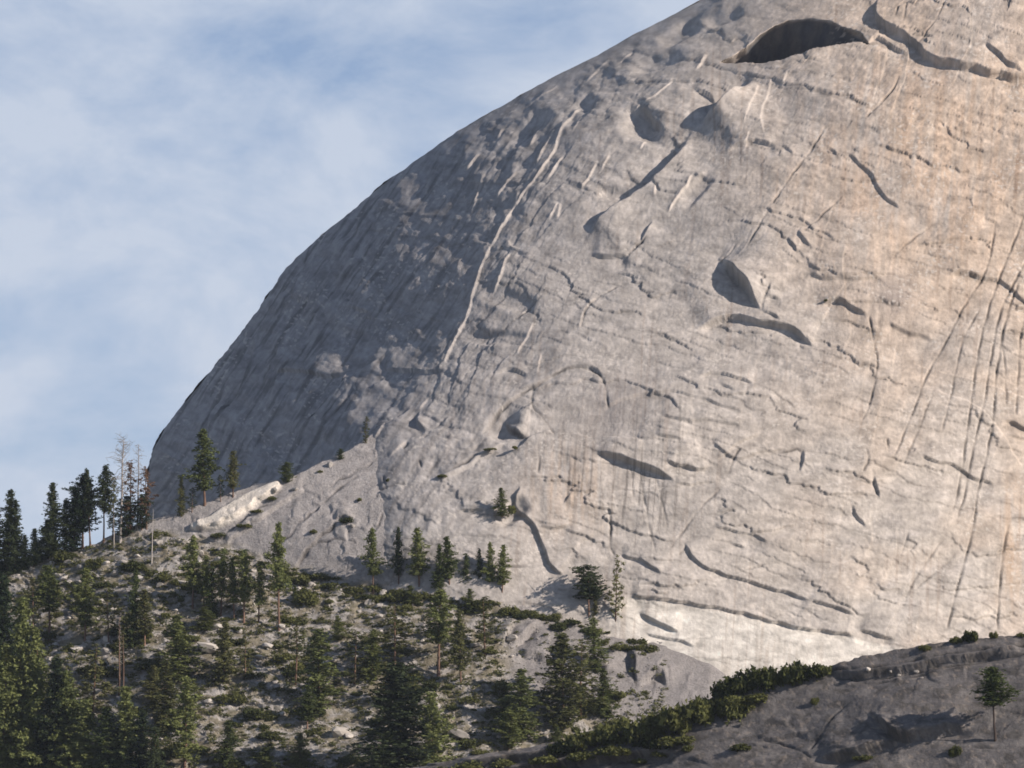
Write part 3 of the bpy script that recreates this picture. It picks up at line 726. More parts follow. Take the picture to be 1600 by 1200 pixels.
def bvh_of(P):
    P = P[1:-1]
    R, C = P.shape[:2]
    idx = np.arange(R * C).reshape(R, C)
    F = np.stack([idx[:-1, :-1].ravel(), idx[1:, :-1].ravel(), idx[1:, 1:].ravel(), idx[:-1, 1:].ravel()], 1)
    return BVHTree.FromPolygons(P.reshape(-1, 3).tolist(), F.tolist())
BV_H = bvh_of(hillP[::2, ::2] if False else hillP); BV_S = bvh_of(shelfP)
def hit(px, py, which='h'):
    d = Vector(W(float(px), float(py), 100.0)).normalized()
    r = (BV_S if which == 's' else BV_H).ray_cast(Vector((0, 0, 0)), d)
    return r[0], r[1]


# thin mountain air between the camera and the dome
hm = bpy.data.materials.new("mountain_air"); hm.use_nodes = True
for x in list(hm.node_tree.nodes):
    if x.type != 'OUTPUT_MATERIAL': hm.node_tree.nodes.remove(x)
hv = hm.node_tree.nodes.new("ShaderNodeVolumePrincipled")
hv.inputs["Color"].default_value = (.72, .82, 1, 1); hv.inputs["Density"].default_value = 1.25e-5
hv.inputs["Anisotropy"].default_value = 0.0
hm.node_tree.links.new(hv.outputs[0], [x for x in hm.node_tree.nodes if x.type == 'OUTPUT_MATERIAL'][0].inputs["Volume"])
bm = bmesh.new(); bmesh.ops.create_cube(bm, size=1)
me = bpy.data.meshes.new("haze"); bm.to_mesh(me); bm.free(); me.materials.append(hm)
hz = bpy.data.objects.new("haze", me); hz.scale = (g * 2.1, g * 2.1, 900); hz.location = (0, 0, 900 / 2 - 140); col.objects.link(hz)
tag(hz, kind="stuff")

# ------------------------------------------------------------------ vegetation meshes (unit height or unit radius, shared)
def tri_mesh(name, V, F, mat, mats=None, fm=None):
    me = bpy.data.meshes.new(name)
    V = np.asarray(V, np.float32); F = np.asarray(F, np.int32)
    me.vertices.add(len(V)); me.vertices.foreach_set("co", V.ravel())
    me.loops.add(F.size); me.loops.foreach_set("vertex_index", F.ravel())
    k = F.shape[1]
    me.polygons.add(len(F)); me.polygons.foreach_set("loop_start", np.arange(0, F.size, k, dtype=np.int32))
    me.update(calc_edges=True)
    me.materials.append(mat)
    return me
def tufts(C, size, r, n=4, flat=.6):
    """n small leaf triangles about every centre"""
    K = len(C) * n
    c = np.repeat(C, n, 0) + r.normal(0, 1, (K, 3)) * np.repeat(np.broadcast_to(size, (len(C),)), n)[:, None] * .7
    a = r.normal(0, 1, (K, 3)); a[:, 2] *= flat; a /= np.linalg.norm(a, axis=1, keepdims=True)
    b = r.normal(0, 1, (K, 3)); b -= a * (a * b).sum(1, keepdims=True); b /= np.linalg.norm(b, axis=1, keepdims=True)
    sz = np.repeat(np.broadcast_to(size, (len(C),)), n)[:, None] * r.uniform(.6, 1.3, (K, 1))
    V = np.stack([c - a * sz, c + a * sz * .7 - b * sz * .6, c + a * sz * .4 + b * sz * .8], 1).reshape(-1, 3)
    return V, np.arange(len(V)).reshape(-1, 3)
def tube(path, rad, n=6):
    V = []; F = []
    path = np.asarray(path, float)
    for i, p in enumerate(path):
        d = path[min(i + 1, len(path) - 1)] - path[max(i - 1, 0)]; d /= np.linalg.norm(d) + 1e-9
        u = np.cross(d, [0.3, .9, .2]); u /= np.linalg.norm(u); v = np.cross(d, u)
        for k in range(n):
            t = 2 * math.pi * k / n
            V.append(p + (u * math.cos(t) + v * math.sin(t)) * rad[i])
    for i in range(len(path) - 1):
        for k in range(n):
            F.append([i * n + k, i * n + (k + 1) % n, (i + 1) * n + (k + 1) % n, (i + 1) * n + k])
    return V, F

def crown_mesh(seed, cb, kind, nb, ts, n=4):
    """a conifer crown of a tree of height 1 and crown half width 1 (scaled per tree)"""
    r = np.random.default_rng(seed)
    C = []; S = []
    ph = r.uniform(0, 6.28, 3)
    for i in range(nb):
        t = ((i + r.uniform(0, 1)) / nb) ** 1.05
        h = cb + (1 - cb) * t
        az = i * 2.4 + r.uniform(-.5, .5)
        if kind == 'fir': pr = (1 - t) ** .7 * (.45 + .55 * sst(-.05, .28, t)) * 1.08 + .04
        elif kind == 'pine': pr = (1 - t) ** .55 * (.35 + .65 * sst(-.1, .35, t)) + .05
        elif kind == 'round': pr = math.sqrt(max(0, 1 - (2 * t - .85) ** 2 / 1.35)) * .95 + .05
        else: pr = (1 - t) ** .6 * (.4 + .6 * sst(0, .4, t)) + .05
        pr *= 1 + .34 * math.sin(az + ph[0]) * math.sin(h * 9 + ph[1]) + .26 * math.sin(h * 23 + az * 2 + ph[2])
        L = pr * r.uniform(.4, 1.15)
        if math.sin(az * 1.5 + h * 14 + ph[2]) > .80: L *= .35
        if kind == 'sparse' and r.random() < .25: continue
        droop = (-.035 + .09 * t) if kind != 'round' else .05
        m = max(2, int(round(L * 9)))
        for j in range(m):
            q = .22 + .78 * (j + r.uniform(0, 1)) / m
            if kind == 'sparse': q = .5 + .5 * q
            sp_ = .07 * (q + .2)
            C.append([math.cos(az) * L * q + r.normal(0, sp_), math.sin(az) * L * q + r.normal(0, sp_), h + droop * L * q * 1.2 + r.normal(0, .007)])
            S.append(ts * r.uniform(.7, 1.35))
    C.append([0, 0, .99]); S.append(ts * .6)
    return np.array(C), np.array(S), r, n

def make_crown(seed, cb, kind, nb, ts, halfw, mat, n=4):
    C, S, r, n = crown_mesh(seed, cb, kind, nb, ts, n)
    C[:, :2] *= halfw
    V, F = tufts(C, S, r, n)
    return tri_mesh("needle_crown", V, F, mat)
def make_trunk(seed, mat, rad=.012, top=.97, n=6, lean=.006):
    r = np.random.default_rng(seed)
    z = np.linspace(-.04, top, 9)
    off = np.cumsum(r.normal(0, lean, (9, 2)), 0) * .5; off[0] = 0; off[1] = 0
    path = np.column_stack([off, z])
    rr = rad * (1 - z / (top + .05)) ** .8 + rad * .10; rr[0] *= 1.35
    V, F = tube(path, rr, n)
    return tri_mesh("trunk", V, F, mat)
def make_bare(seed, mat, start=.3, nb=46, L0=.12, twig=3):
    r = np.random.default_rng(seed); V = []; F = []
    for i in range(nb):
        h = start + (1 - start) * (i + r.uniform(0, 1)) / nb
        az = r.uniform(0, 6.283); L = L0 * (.35 + .65 * math.sin(math.pi * min(1, (h - start) / (1 - start) * .8 + .12))) * r.uniform(.5, 1.2)
        p = np.array([0, 0, h]); path = [p.copy()]
        d = np.array([math.cos(az), math.sin(az), r.uniform(-.1, .5)])
        for k in range(4):
            d = d + r.normal(0, .28, 3); p = p + d / np.linalg.norm(d) * L / 4; path.append(p.copy())
        v, f = tube(path, [.0032, .0026, .002, .0015, .001], 3)
        F += [[a + len(V) for a in q] for q in f]; V += v
        for j in range(twig):
            q0 = path[r.integers(1, 5)]; dd = r.normal(0, 1, 3); dd /= np.linalg.norm(dd)
            v, f = tube([q0, q0 + dd * L * .22, q0 + dd * L * .38 + [0, 0, .01]], [.0014, .0011, .0007], 3)
            F += [[a + len(V) for a in q] for q in f]; V += v
    return tri_mesh("bare_crown", V, F, mat)

HW = .14
CR = {}
def crown(kind, cb, v, mat, dense=1.0):
    key = (kind, round(cb, 1), v % 3, mat.name, dense)
    if key not in CR:
        cbv = key[1]
        nb = int({'fir': 190, 'pine': 165, 'round': 180, 'sparse': 100}[kind] * (1 - cbv * .7) * dense)
        CR[key] = make_crown(hash((kind, cbv)) % 1 + 100 * (v % 3) + len(CR), cbv, kind, nb, .0112 / (dense ** .25), HW, mat, 8)
    return CR[key]
TR = {m: [make_trunk(i, m) for i in range(3)] for m in (M_BARK, M_BARK_DARK)}
BARE = [make_bare(5, M_SNAG, .45, 70, .15), make_bare(8, M_SNAG, .3, 56, .11), make_bare(12, M_SNAG, .12, 60, .05, 2)]
SNAGT = [make_trunk(31, M_SNAG, .012, .99, 6, .008), make_trunk(32, M_SNAG, .02, 1.0, 6, .012)]

def put(name, data, parent=None):
    o = bpy.data.objects.new(name, data); col.objects.link(o); o.parent = parent
    return o
def ground_at(px, py, where):
    if where == 'd':
        return Vector(W(px, py, float(dome_depth(np.array([px * 1.]), np.array([py * 1.]))[0]) - 2.0)), None
    if where == 'b':      # on the far lip of the ridge, where the shaded flank begins
        p, _ = hit(px, py + 6); return p + Vector((0, 4, .5)), None
    for k in range(40):
        p, n_ = hit(px, py + k * 2, where)
        if p is not None: return p, n_
    raise RuntimeError((px, py, where))

def tree(px, base, top, w, kind, cb, label, group=None, where='h', mat=None, bark=None, name="pine_tree", cat="pine tree", v=None, dense=1.0):
    p, _ = ground_at(px, base, where)
    H = (base - top) * p.y / FPX
    v = int(px) if v is None else v
    root = bpy.data.objects.new(name, None); col.objects.link(root)
    root.location = p; root.empty_display_size = 1
    root.rotation_euler = (random.uniform(-.045, .045), random.uniform(-.045, .045), random.uniform(0, 6.28))
    rx = 1.35 * (w / 2) / (HW * (base - top))
    tk = put("trunk", TR[bark or M_BARK][v % 3], root)
    wd = max(.9, min(1.4, rx * .8))
    tk.scale = (H * wd, H * wd, H)
    c = put("crown", crown(kind, cb, v, mat or M_NEEDLE, dense), root)
    c.scale = (H * rx, H * rx, H)
    tag(root, label, cat, group)
    return root
def snag(px, base, top, b, label, group=None, where='h', thick=1.0, wide=1.0, t=0):
    p, _ = ground_at(px, base, where)
    H = (base - top) * p.y / FPX
    root = bpy.data.objects.new("dead_tree", None); col.objects.link(root)
    root.location = p; root.rotation_euler = (random.uniform(-.03, .03), random.uniform(-.03, .03), random.uniform(0, 6.28))
    tk = put("trunk", SNAGT[t], root); tk.scale = (H * thick, H * thick, H)
    if b is not None:
        c = put("branches", BARE[b], root); c["kind"] = "stuff"; c.scale = (H * wide, H * wide, H)
    return tag(root, label, "dead tree", group)

O, D_, N_ = M_NEEDLE_OLIVE, M_NEEDLE_DARK, M_NEEDLE
SK = "dark conifers standing against the sky"
# --- skyline, beside the dome
_t0 = tree
def tree(*a, **k):
    k.setdefault('dense', 1.7)
    return _t0(*a, **k)
tree(12, 892, 766, 36, 'fir', .0, "tall dark fir at the very edge of the picture, against the sky", SK, mat=D_)
tree(-6, 900, 790, 40, 'fir', .0, "dark fir half cut off by the picture edge, beside the tall edge fir", SK, mat=D_)
tree(24, 896, 782, 30, 'fir', .0, "slightly lower dark fir just beside the tall edge fir", SK, mat=D_)
tree(40, 890, 836, 22, 'fir', .0, "small spiky fir at the dip of the skyline, nearer the edge firs", SK, mat=D_)
tree(53, 884, 826, 22, 'fir', .0, "small spiky fir at the dip of the skyline, taller of the two", SK, mat=D_)
tree(61, 880, 845, 18, 'round', .0, "low round bushy conifer at the dip of the skyline", SK, mat=D_)
tree(83, 868, 755, 34, 'fir', .0, "slender pointed dark fir standing clear of the black clump on the skyline", SK, mat=D_)
tree(76, 872, 812, 30, 'fir', .0, "short bushy fir at the foot of the slender pointed skyline fir", SK, mat=D_)
tree(104, 862, 782, 34, 'pine', .0, "lowest tree of the black clump on the skyline", SK, mat=D_)
tree(116, 860, 762, 36, 'pine', .0, "middle tree of the black clump on the skyline", SK, mat=D_)
tree(129, 853, 740, 36, 'round', .2, "broad topped tree of the black skyline clump, with a bare lower trunk", SK, mat=D_)
tree(141, 852, 734, 20, 'fir', .4, "narrow pointed conifer on a bare trunk beside the black skyline clump", SK, mat=D_)
tree(162, 845, 728, 32, 'pine', .4, "dark conifer on a bare trunk with sky beneath its crown", SK, mat=D_)
tree(176, 842, 745, 22, 'sparse', .2, "thin brownish conifer between the dark skyline pine and the tall pale snag", SK, mat=O)
tree = _t0
snag(188, 846, 682, 0, "tall pale dead tree with a flat spray of bare branches at its top", None, thick=1.0)
snag(215, 826, 693, 1, "second tall dead tree with an orange brown trunk, next to the dome edge", None, thick=.9, wide=1.0)
snag(178, 856, 792, None, "short leaning white snag at the foot of the tall dead tree", None, thick=.9, t=1)
snag(237, 880, 795, None, "thin white snag standing alone in the scrub below the dome edge", None, thick=.55, t=1)
tree(203, 832, 722, 34, 'sparse', .0, "dying conifer with reddish brown needles between the two tall dead trees", None, mat=M_NEEDLE_BROWN)
tree(229, 824, 728, 26, 'sparse', .2, "thin brown needled conifer on a dark trunk at the dome edge", None, mat=M_NEEDLE_BROWN)
tree(198, 838, 775, 34, 'round', .0, "dark shaded conifer under the two tall dead trees", None, mat=D_)
tree(222, 826, 772, 24, 'round', .0, "low dark conifer behind the dead trees at the dome edge", None, mat=D_)
# --- in front of the shaded flank
tree(320, 788, 671, 44, 'pine', .2, "tallest pine in front of the shaded flank of the dome", None, mat=N_)
tree(364, 776, 705, 24, 'pine', .2, "olive pine with a reddish trunk beside the pale slab ridge", None, mat=O)
tree(283, 806, 745, 15, 'fir', .0, "small narrow olive conifer in front of the shaded flank", None, mat=O)
tree(300, 800, 762, 14, 'sparse', .2, "thin small conifer beside the tallest pine of the shaded flank", None, mat=D_)
tree(345, 784, 742, 12, 'sparse', .2, "tiny thin conifer between the tallest flank pine and the olive pine", None, mat=D_)
tree(447, 754, 722, 20, 'round', .0, "small round bushy pine on the crest of the slab ridge", None, mat=N_)
tree(532, 718, 701, 10, 'round', .0, "tiny bush like pine near the upper end of the slab ridge", None, mat=N_)
tree(571, 692, 650, 12, 'sparse', .0, "tiny reddish pine where the slab ridge meets the dome", None, mat=O)
# --- row on the rim of the talus
RW = "pines along the rim where the talus meets the dome"
tree(301, 950, 838, 34, 'fir', .3, "dark pine at the low end of the big clump below the pale slab", "pines of the clump below the pale slab", mat=N_)
for a in [(318, 958, 868, 26, 'fir', .3), (345, 962, 858, 26, 'pine', .3), (366, 968, 872, 24, 'fir', .3), (381, 972, 860, 32, 'pine', .3), (404, 972, 878, 26, 'pine', .3), (330, 966, 885, 24, 'pine', .0)]:
    tree(*a, {318: "pine second from the low end of the big clump below the pale slab", 345: "tall slim pine in the middle of the clump below the pale slab", 366: "shorter pine half hidden in the middle of the clump", 381: "fullest pine of the clump below the pale slab", 404: "short pine of the clump next to the tall bare trunked one", 330: "lowest pine tucked into the front of the clump"}[a[0]], "pines of the clump below the pale slab", mat=N_)
tree(436, 984, 819, 36, 'fir', .4, "tall pine on a long bare trunk at the upper end of the crowded clump", None, mat=N_)
tree(462, 944, 916, 14, 'fir', .0, "small young conifer just beside the tall bare trunked pine", None, mat=N_)
tree(583, 928, 826, 28, 'fir', .3, "first pine of the rim row, standing apart towards the shaded flank", RW, mat=N_)
tree(623, 916, 824, 20, 'fir', .2, "narrow dark pine between two wider ones in the rim row", RW, mat=D_)
tree(655, 928, 826, 34, 'fir', .3, "widest spreading pine of the rim row", RW, mat=N_)
tree(687, 934, 852, 24, 'fir', .2, "lower twin of the touching pair in the rim row", RW, mat=N_)
tree(703, 930, 839, 28, 'fir', .3, "taller twin of the touching pair in the rim row", RW, mat=N_)
tree(729, 927, 865, 18, 'fir', .0, "shortest small pine in the rim row", RW, mat=N_)
tree(747, 926, 858, 15, 'fir', .3, "slimmest dark pine in the rim row", RW, mat=D_)
tree(766, 934, 848, 20, 'fir', .3, "dark pine in the last pair of the rim row, the slimmer one", RW, mat=N_)
tree(784, 938, 852, 26, 'fir', .3, "dark pine in the last pair of the rim row, the fuller one", RW, mat=N_)
snag(847, 950, 893, None, "thin bare dead pole against the dome past the rim row", None, thick=.9)
snag(842, 946, 918, None, "short bare dead stub beside the thin dead pole", None, thick=1.2)
tree(920, 972, 884, 44, 'round', .4, "dark round headed pine on a short trunk before the bright dome", None, mat=D_)
tree(961, 986, 868, 26, 'sparse', .2, "thin sparse pine on a slender trunk before the bright dome", None, mat=O)
tree(929, 974, 932, 16, 'fir', .0, "small olive conifer under the round headed pine", None, mat=O)
tree(785, 806, 762, 22, 'fir', .0, "lone bushy pine growing in a dark cleft of the dome face", None, where='d', mat=N_)
# --- on the talus
TA = "pines scattered over the rocky talus slope"
for a, lb in [
 ((77, 1000, 884, 40, 'pine', .4), "pine with a dark bare trunk high on the slope near the picture edge"),
 ((52, 1012, 905, 30, 'sparse', .4), "thin pine with a pinkish bare trunk beside the dark trunked one"),
 ((133, 1000, 888, 36, 'fir', .2), "full green pine below the skyline clump"),
 ((170, 1006, 918, 34, 'sparse', .2), "airy pale pine between the full green pine and the pointed one"),
 ((208, 1010, 892, 24, 'fir', .0), "pointed dark pine straight below the white snags"),
 ((226, 1008, 922, 30, 'pine', .2), "bushy pine beside the pointed dark one"),
 ((192, 1060, 985, 26, 'sparse', .2), "ragged pine behind the bare dead trunk in mid slope"),
 ((278, 1062, 962, 50, 'fir', .0), "wide green pine in the middle of the slope below the clump"),
 ((349, 1068, 972, 36, 'fir', .0), "full pine below the clump in mid slope"),
 ((383, 1058, 984, 20, 'sparse', .2), "narrow olive pine below the tall bare trunked one"),
 ((145, 1130, 1008, 44, 'sparse', .2), "airy pine with visible boughs low on the slope"),
 ((320, 985, 948, 30, 'fir', .0), "short wide pine at the foot of the clump"),
 ((462, 1068, 974, 30, 'sparse', .4), "thin see-through pine on a pale slender trunk in mid slope"),
 ((498, 1104, 984, 52, 'pine', .0), "broad full pine with a red trunk near the middle of the slope"),
 ((480, 1138, 1072, 26, 'fir', .2), "small green pine just below the broad full one"),
 ((528, 1000, 962, 20, 'fir', .0), "short conifer under the vegetation strip of the rim"),
 ((554, 1068, 986, 34, 'sparse', .0), "greyish ragged pine beside the broad full one"),
 ((580, 1062, 984, 30, 'fir', .0), "green pine beside the greyish ragged one"),
 ((617, 1052, 944, 50, 'sparse', .2), "large open pine with spreading boughs below the rim row"),
 ((604, 1108, 1035, 32, 'sparse', .0), "olive thin pine above the huge dark fir"),
 ((685, 1056, 922, 44, 'pine', .4), "tall pine on a bare trunk that throws a dark shadow on the slope"),
 ((720, 1068, 954, 26, 'fir', .2), "narrow pine on a thin trunk beside the tall shadowed one"),
 ((758, 1024, 932, 38, 'sparse', .2), "open olive pine before the grey rock bands"),
 ((735, 958, 920, 20, 'fir', .0), "small pine under the rim row"),
 ((640, 945, 915, 24, 'fir', .0), "low spreading pine at the rim under the widest pine"),
 ((812, 1150, 1046, 46, 'fir', .0), "full green pine before the twin dark pines"),
 ((880, 1135, 990, 62, 'fir', .0), "largest dense pine of the group before the grey slabs"),
 ((907, 1122, 1000, 46, 'sparse', .2), "pine with a long red trunk in front of the dense dark one"),
 ((930, 1050, 966, 34, 'pine', .0), "pine on the edge of the grey slab, behind the red trunked one"),
 ((943, 1120, 1046, 34, 'fir', .0), "light green pine beside the red trunked one"),
 ((868, 1162, 1134, 18, 'fir', .0), "small bright conifer on the lower edge below the dense pines"),
 ((790, 1120, 1090, 30, 'round', .0), "low bushy pine beside the full green one"),
 ((795, 1168, 1110, 30, 'round', .0), "bushy conifer at the edge of the shelf below the full green pine"),
 ((355, 1200, 1128, 30, 'fir', .0), "pale green young conifer at the lower edge of the slope"),
 ((468, 1206, 1146, 32, 'fir', .0), "small pale conifer low in the picture on open gravel"),
 ((415, 1215, 1168, 34, 'fir', .0), "squat conifer at the bottom edge between two pale young ones"),
 ((260, 1145, 1036, 44, 'fir', .0), "dark green fir in mid slope above the bottom trees"),
 ((240, 1100, 1040, 30, 'fir', .0), "small dark fir behind the mid slope dark green one"),
 ((296, 1120, 1062, 30, 'sparse', .0), "ragged fir next to the mid slope dark green one")]:
    a = (a[0], a[1], a[2], a[3] * 1.22) + a[4:]
    tree(*a, lb, TA, mat=[N_, N_, O][len(lb) % 3] if a[4] != 'sparse' else O)
SNAGT.append(make_trunk(33, M_BARK, .012, .99, 6, .008))
snag(186, 1086, 962, 2, "tall bare pinkish dead trunk standing in mid slope", None, thick=.9, t=2)
snag(193, 1084, 990, None, "second bare trunk right beside the pinkish dead one", None, thick=.8, t=2)
snag(138, 1135, 1085, None, "short pale dead trunk low on the slope among firs", None, thick=1.2)
# --- crowded firs at the bottom corner
FB = "firs crowded in the bottom corner of the slope"
for px, b, t, w in [(0, 1210, 905, 70), (28, 1250, 940, 66), (62, 1260, 985, 62), (5, 1260, 1010, 80), (84, 1262, 1032, 66), (34, 1262, 1100, 70), (112, 1262, 1052, 60),
                    (130, 1262, 1096, 62), (164, 1262, 1108, 56), (196, 1258, 1076, 58), (216, 1262, 1112, 50), (240, 1262, 1138, 44), (-24, 1262, 960, 70), (60, 1262, 1130, 60), (183, 1262, 1140, 60)]:
    tree(px, b, t, w, 'fir', .0, "dense dark green fir in the crowd filling the bottom corner of the slope", FB, mat=[D_, N_, N_][int(px) % 3], name="fir_tree", cat="fir tree", dense=2.0, v=int(px) % 3)
tree(28, 1262, 1128, 44, 'fir', .0, "lighter green fir in front of the dark firs in the bottom corner", FB, mat=O, name="fir_tree", cat="fir tree", dense=2.0)
tree(288, 1215, 1060, 58, 'pine', .2, "tall pine on a dark trunk at the bottom edge, clear of the crowded firs", None, mat=N_)
tree(622, 1262, 1040, 132, 'pine', .0, "huge dark spreading fir at the bottom edge, biggest crown in the picture", None, mat=D_, bark=M_BARK_DARK, name="fir_tree", cat="fir tree", dense=3.0)
tree(672, 1268, 1085, 64, 'pine', .0, "green fir close behind the huge dark spreading one", None, mat=N_, bark=M_BARK_DARK, name="fir_tree", cat="fir tree", dense=2.0)
tree(1555, 1157, 1044, 58, 'pine', .5, "lone round headed pine on the bare grey shelf", None, where='s', mat=N_, bark=M_BARK_DARK, v=1, dense=2.0)

# ------------------------------------------------------------------ shrubs
def shrub_mesh(seed, n=520, sz=.13):
    r = np.random.default_rng(seed)
    k = r.integers(3, 7)
    lc = np.column_stack([r.uniform(-.6, .6, k), r.uniform(-.5, .5, k), r.uniform(.0, .2, k)]); lr = r.uniform(.35, .62, k)
    i = r.integers(0, k, n); d = r.normal(0, 1, (n, 3)); d /= np.linalg.norm(d, axis=1, keepdims=True); d[:, 2] = np.abs(d[:, 2])
    C = lc[i] + d * (lr[i] * r.uniform(.6, 1.08, n))[:, None]
    V, F = tufts(C, sz * r.uniform(.5, 1.1, n), r, 3, .8)
    return tri_mesh("leaf_mound", V, F, M_SHRUB)
SHRUBS = [shrub_mesh(s_) for s_ in range(6)]
def shrub(px, py, w, h, label, group, where='h'):
    p, _ = ground_at(px, py, where)
    s_ = w / 2 * p.y / FPX
    o = put("shrub", SHRUBS[random.randrange(6)])
    o.location = p - Vector((0, 0, .15 * s_))
    o.rotation_euler = (0, 0, random.uniform(0, 6.28)); o.scale = (s_, s_, h / w * 2.1 * s_)
    return tag(o, label, "shrub", group)
G1 = "shrubs on the lip of the grey shelf"
ORD = "first second third fourth fifth sixth seventh eighth ninth tenth eleventh twelfth thirteenth fourteenth fifteenth sixteenth seventeenth eighteenth nineteenth twentieth".split()
for k, (px, py, w, h) in enumerate([(1292, 1048, 34, 18), (1272, 1053, 46, 28), (1246, 1060, 54, 38), (1216, 1066, 60, 46), (1188, 1068, 54, 42), (1158, 1076, 56, 38), (1134, 1084, 50, 32), (1186, 1092, 56, 18), (1150, 1102, 60, 28),
                     (1128, 1114, 74, 46), (1100, 1122, 78, 56), (1070, 1134, 80, 58), (1040, 1142, 70, 48), (1008, 1150, 66, 44), (975, 1156, 66, 44), (940, 1160, 62, 38), (905, 1164, 56, 32), (878, 1172, 50, 24)]):
    shrub(px, py + 2, w, h, "manzanita clump on the lip of the grey shelf, " + ORD[k] + " from the belt's upper end", G1, 's')
G4 = "dark shrubs in the gully under the manzanita belt"
for k, (px, py, w, h) in enumerate([(1060, 1160, 60, 20), (1015, 1166, 64, 20), (960, 1176, 60, 18), (905, 1184, 56, 16), (850, 1190, 60, 18), (790, 1196, 60, 18), (735, 1204, 60, 20), (690, 1212, 56, 20), (1000, 1190, 44, 12), (880, 1206, 50, 14)]):
    shrub(px, py, w, h, "low dark shrub in the gully between the manzanita belt and the grey shelf face", G4, 's')
for px, py, w, h, lb in [(1518, 1000, 30, 24, "bright olive shrub on the skyline of the shelf against the pale dome"), (1494, 1003, 22, 12, "low shrub beside the bright olive one on the shelf skyline"),
                     (1552, 996, 14, 14, "small brown rounded shrub on the shelf skyline"), (1448, 1014, 26, 10, "flat dark shrub on the shelf skyline, nearer the belt of manzanita"),
                     (1595, 992, 20, 8, "low shrub at the picture edge on the shelf skyline"), (1492, 1180, 18, 22, "small brown shrub below the dark overhang of the shelf"),
                     (1160, 1170, 40, 12, "flat shrub low on the shelf under the belt"), (1030, 1180, 30, 10, "flat shrub low on the shelf, nearest the dark gully"), (1078, 1172, 26, 12, "rounded olive shrub low on the shelf"),
                     (1352, 1185, 40, 10, "dark green shrub in the mouth of the overhang"), (1275, 1100, 16, 16, "small dry shrub on the face of the shelf")]:
    shrub(px, py, w, h, lb, None, 's')
for px, py, w, h, lb in [(543, 815, 26, 10, "olive cap of shrub on the dark notch of the slab ridge"), (490, 832, 14, 7, "small dark shrub in the diagonal crack of the slab ridge"), (563, 782, 12, 6, "tiny shrub in the upper part of the diagonal crack"),
                     (400, 800, 22, 8, "dry brown shrub beneath the bright slab of the ridge"), (425, 780, 20, 7, "dry shrub beside the boulder on the ridge crest"), (380, 822, 24, 8, "low shrub at the lower end of the bright slab"), (340, 838, 30, 9, "shrub strip under the bright slab of the ridge"), (500, 738, 10, 5, "tiny shrub near the upper crest of the slab ridge")]:
    shrub(px, py, w, h, lb, None, 'h')
for px, py, w, h, lb in [(805, 700, 12, 6, "tiny shrub in the cleft beside the block on the dome"), (765, 702, 18, 5, "thin strip of shrub on a ledge of the dome"), (608, 752, 10, 8, "tiny shrub on the dome above the slab"),
                         (690, 745, 14, 6, "tiny shrub at the low end of the diagonal cleft on the dome"), (800, 800, 14, 16, "small dark shrub in the cleft beside the lone pine of the dome"), (1290, 470, 6, 4, "tiny shrub on a ledge high on the dome")]:
    shrub(px, py, w, h, lb, None, 'd')
G2 = "shrubs in the green strip along the top of the talus"
r_ = np.random.default_rng(5)
for k in range(58):
    px = 440 + 580 * (k + r_.uniform(0, 1)) / 58
    py = float(interp(TALUS, px)) + r_.uniform(-4, 16)
    w = r_.uniform(12, 40)
    shrub(px, py + 3, w, w * r_.uniform(.28, .48), "low olive shrub in the strip along the top edge of the talus", G2)
G3 = "shrubs scattered among the rocks of the talus"
cnt = 0
while cnt < 205:
    px = r_.uniform(0, 1000); py = r_.uniform(850, 1215)
    T_ = float(interp(TALUS, px))
    if py < T_ + 10 or (px > 700 and py > float(interp(SHELF, px)) + 5): continue
    if px > 790 and py < 1085 and r_.random() < .85: continue
    if perlin(px / 45, py / 30, 77) < -.25: continue
    w = (12 + 44 * r_.random() ** 1.6) * (.7 + .35 * (py - 850) / 300)
    shrub(px, py, w, w * r_.uniform(.3, .5), "low olive green shrub among pale rocks on the open talus", G3)
    cnt += 1

# ------------------------------------------------------------------ boulders
def rock_mesh(seed, sub=2):
    bm = bmesh.new(); bmesh.ops.create_icosphere(bm, subdivisions=sub, radius=1)
    r = np.random.default_rng(seed)
    pl = [(r.normal(0, 1, 3), r.uniform(.45, .85)) for _ in range(9)]
    pl = [(n / np.linalg.norm(n), d) for n, d in pl]
    for v in bm.verts:
        c = np.array(v.co)
        for n, d in pl:
            e = c @ n - d
            if e > 0: c = c - n * e * .92
        v.co = c * (1 + r.normal(0, .02))
    me = bpy.data.meshes.new("boulder"); bm.to_mesh(me); bm.free(); me.materials.append(M_BOULDER)
    return me
ROCKS = [rock_mesh(s_) for s_ in range(7)]
def boulder(px, py, w, label, group, where='h', asp=None):
    p, _ = ground_at(px, py, where)
    s_ = w / 2 * p.y / FPX
    o = put("boulder", ROCKS[random.randrange(7)])
    o.location = p + Vector((0, 0, .12 * s_)); o.rotation_euler = (random.uniform(-.3, .3), random.uniform(-.3, .3), random.uniform(0, 6.28))
    a = asp or random.uniform(.45, .8)
    o.scale = (s_ * random.uniform(.85, 1.1), s_ * random.uniform(.8, 1.1), s_ * a)
    return tag(o, label, "boulder", group)
boulder(657, 1059, 16, "bright white boulder above the huge dark fir", None, asp=.7)
boulder(168, 1020, 26, "large rounded grey boulder in mid slope beside the flat slab", None, asp=.8)
boulder(312, 880, 22, "pale boulder below the light slab of the ridge", None)
boulder(430, 765, 16, "pale boulder perched on the crest of the slab ridge", None, asp=.9)
boulder(516, 728, 14, "small pale boulder on the crest near the upper end of the slab ridge", None, asp=.9)
boulder(462, 765, 14, "weathered boulder just below the ridge crest bush", None)
boulder(550, 822, 12, "pale block under the olive cap shrub", None)
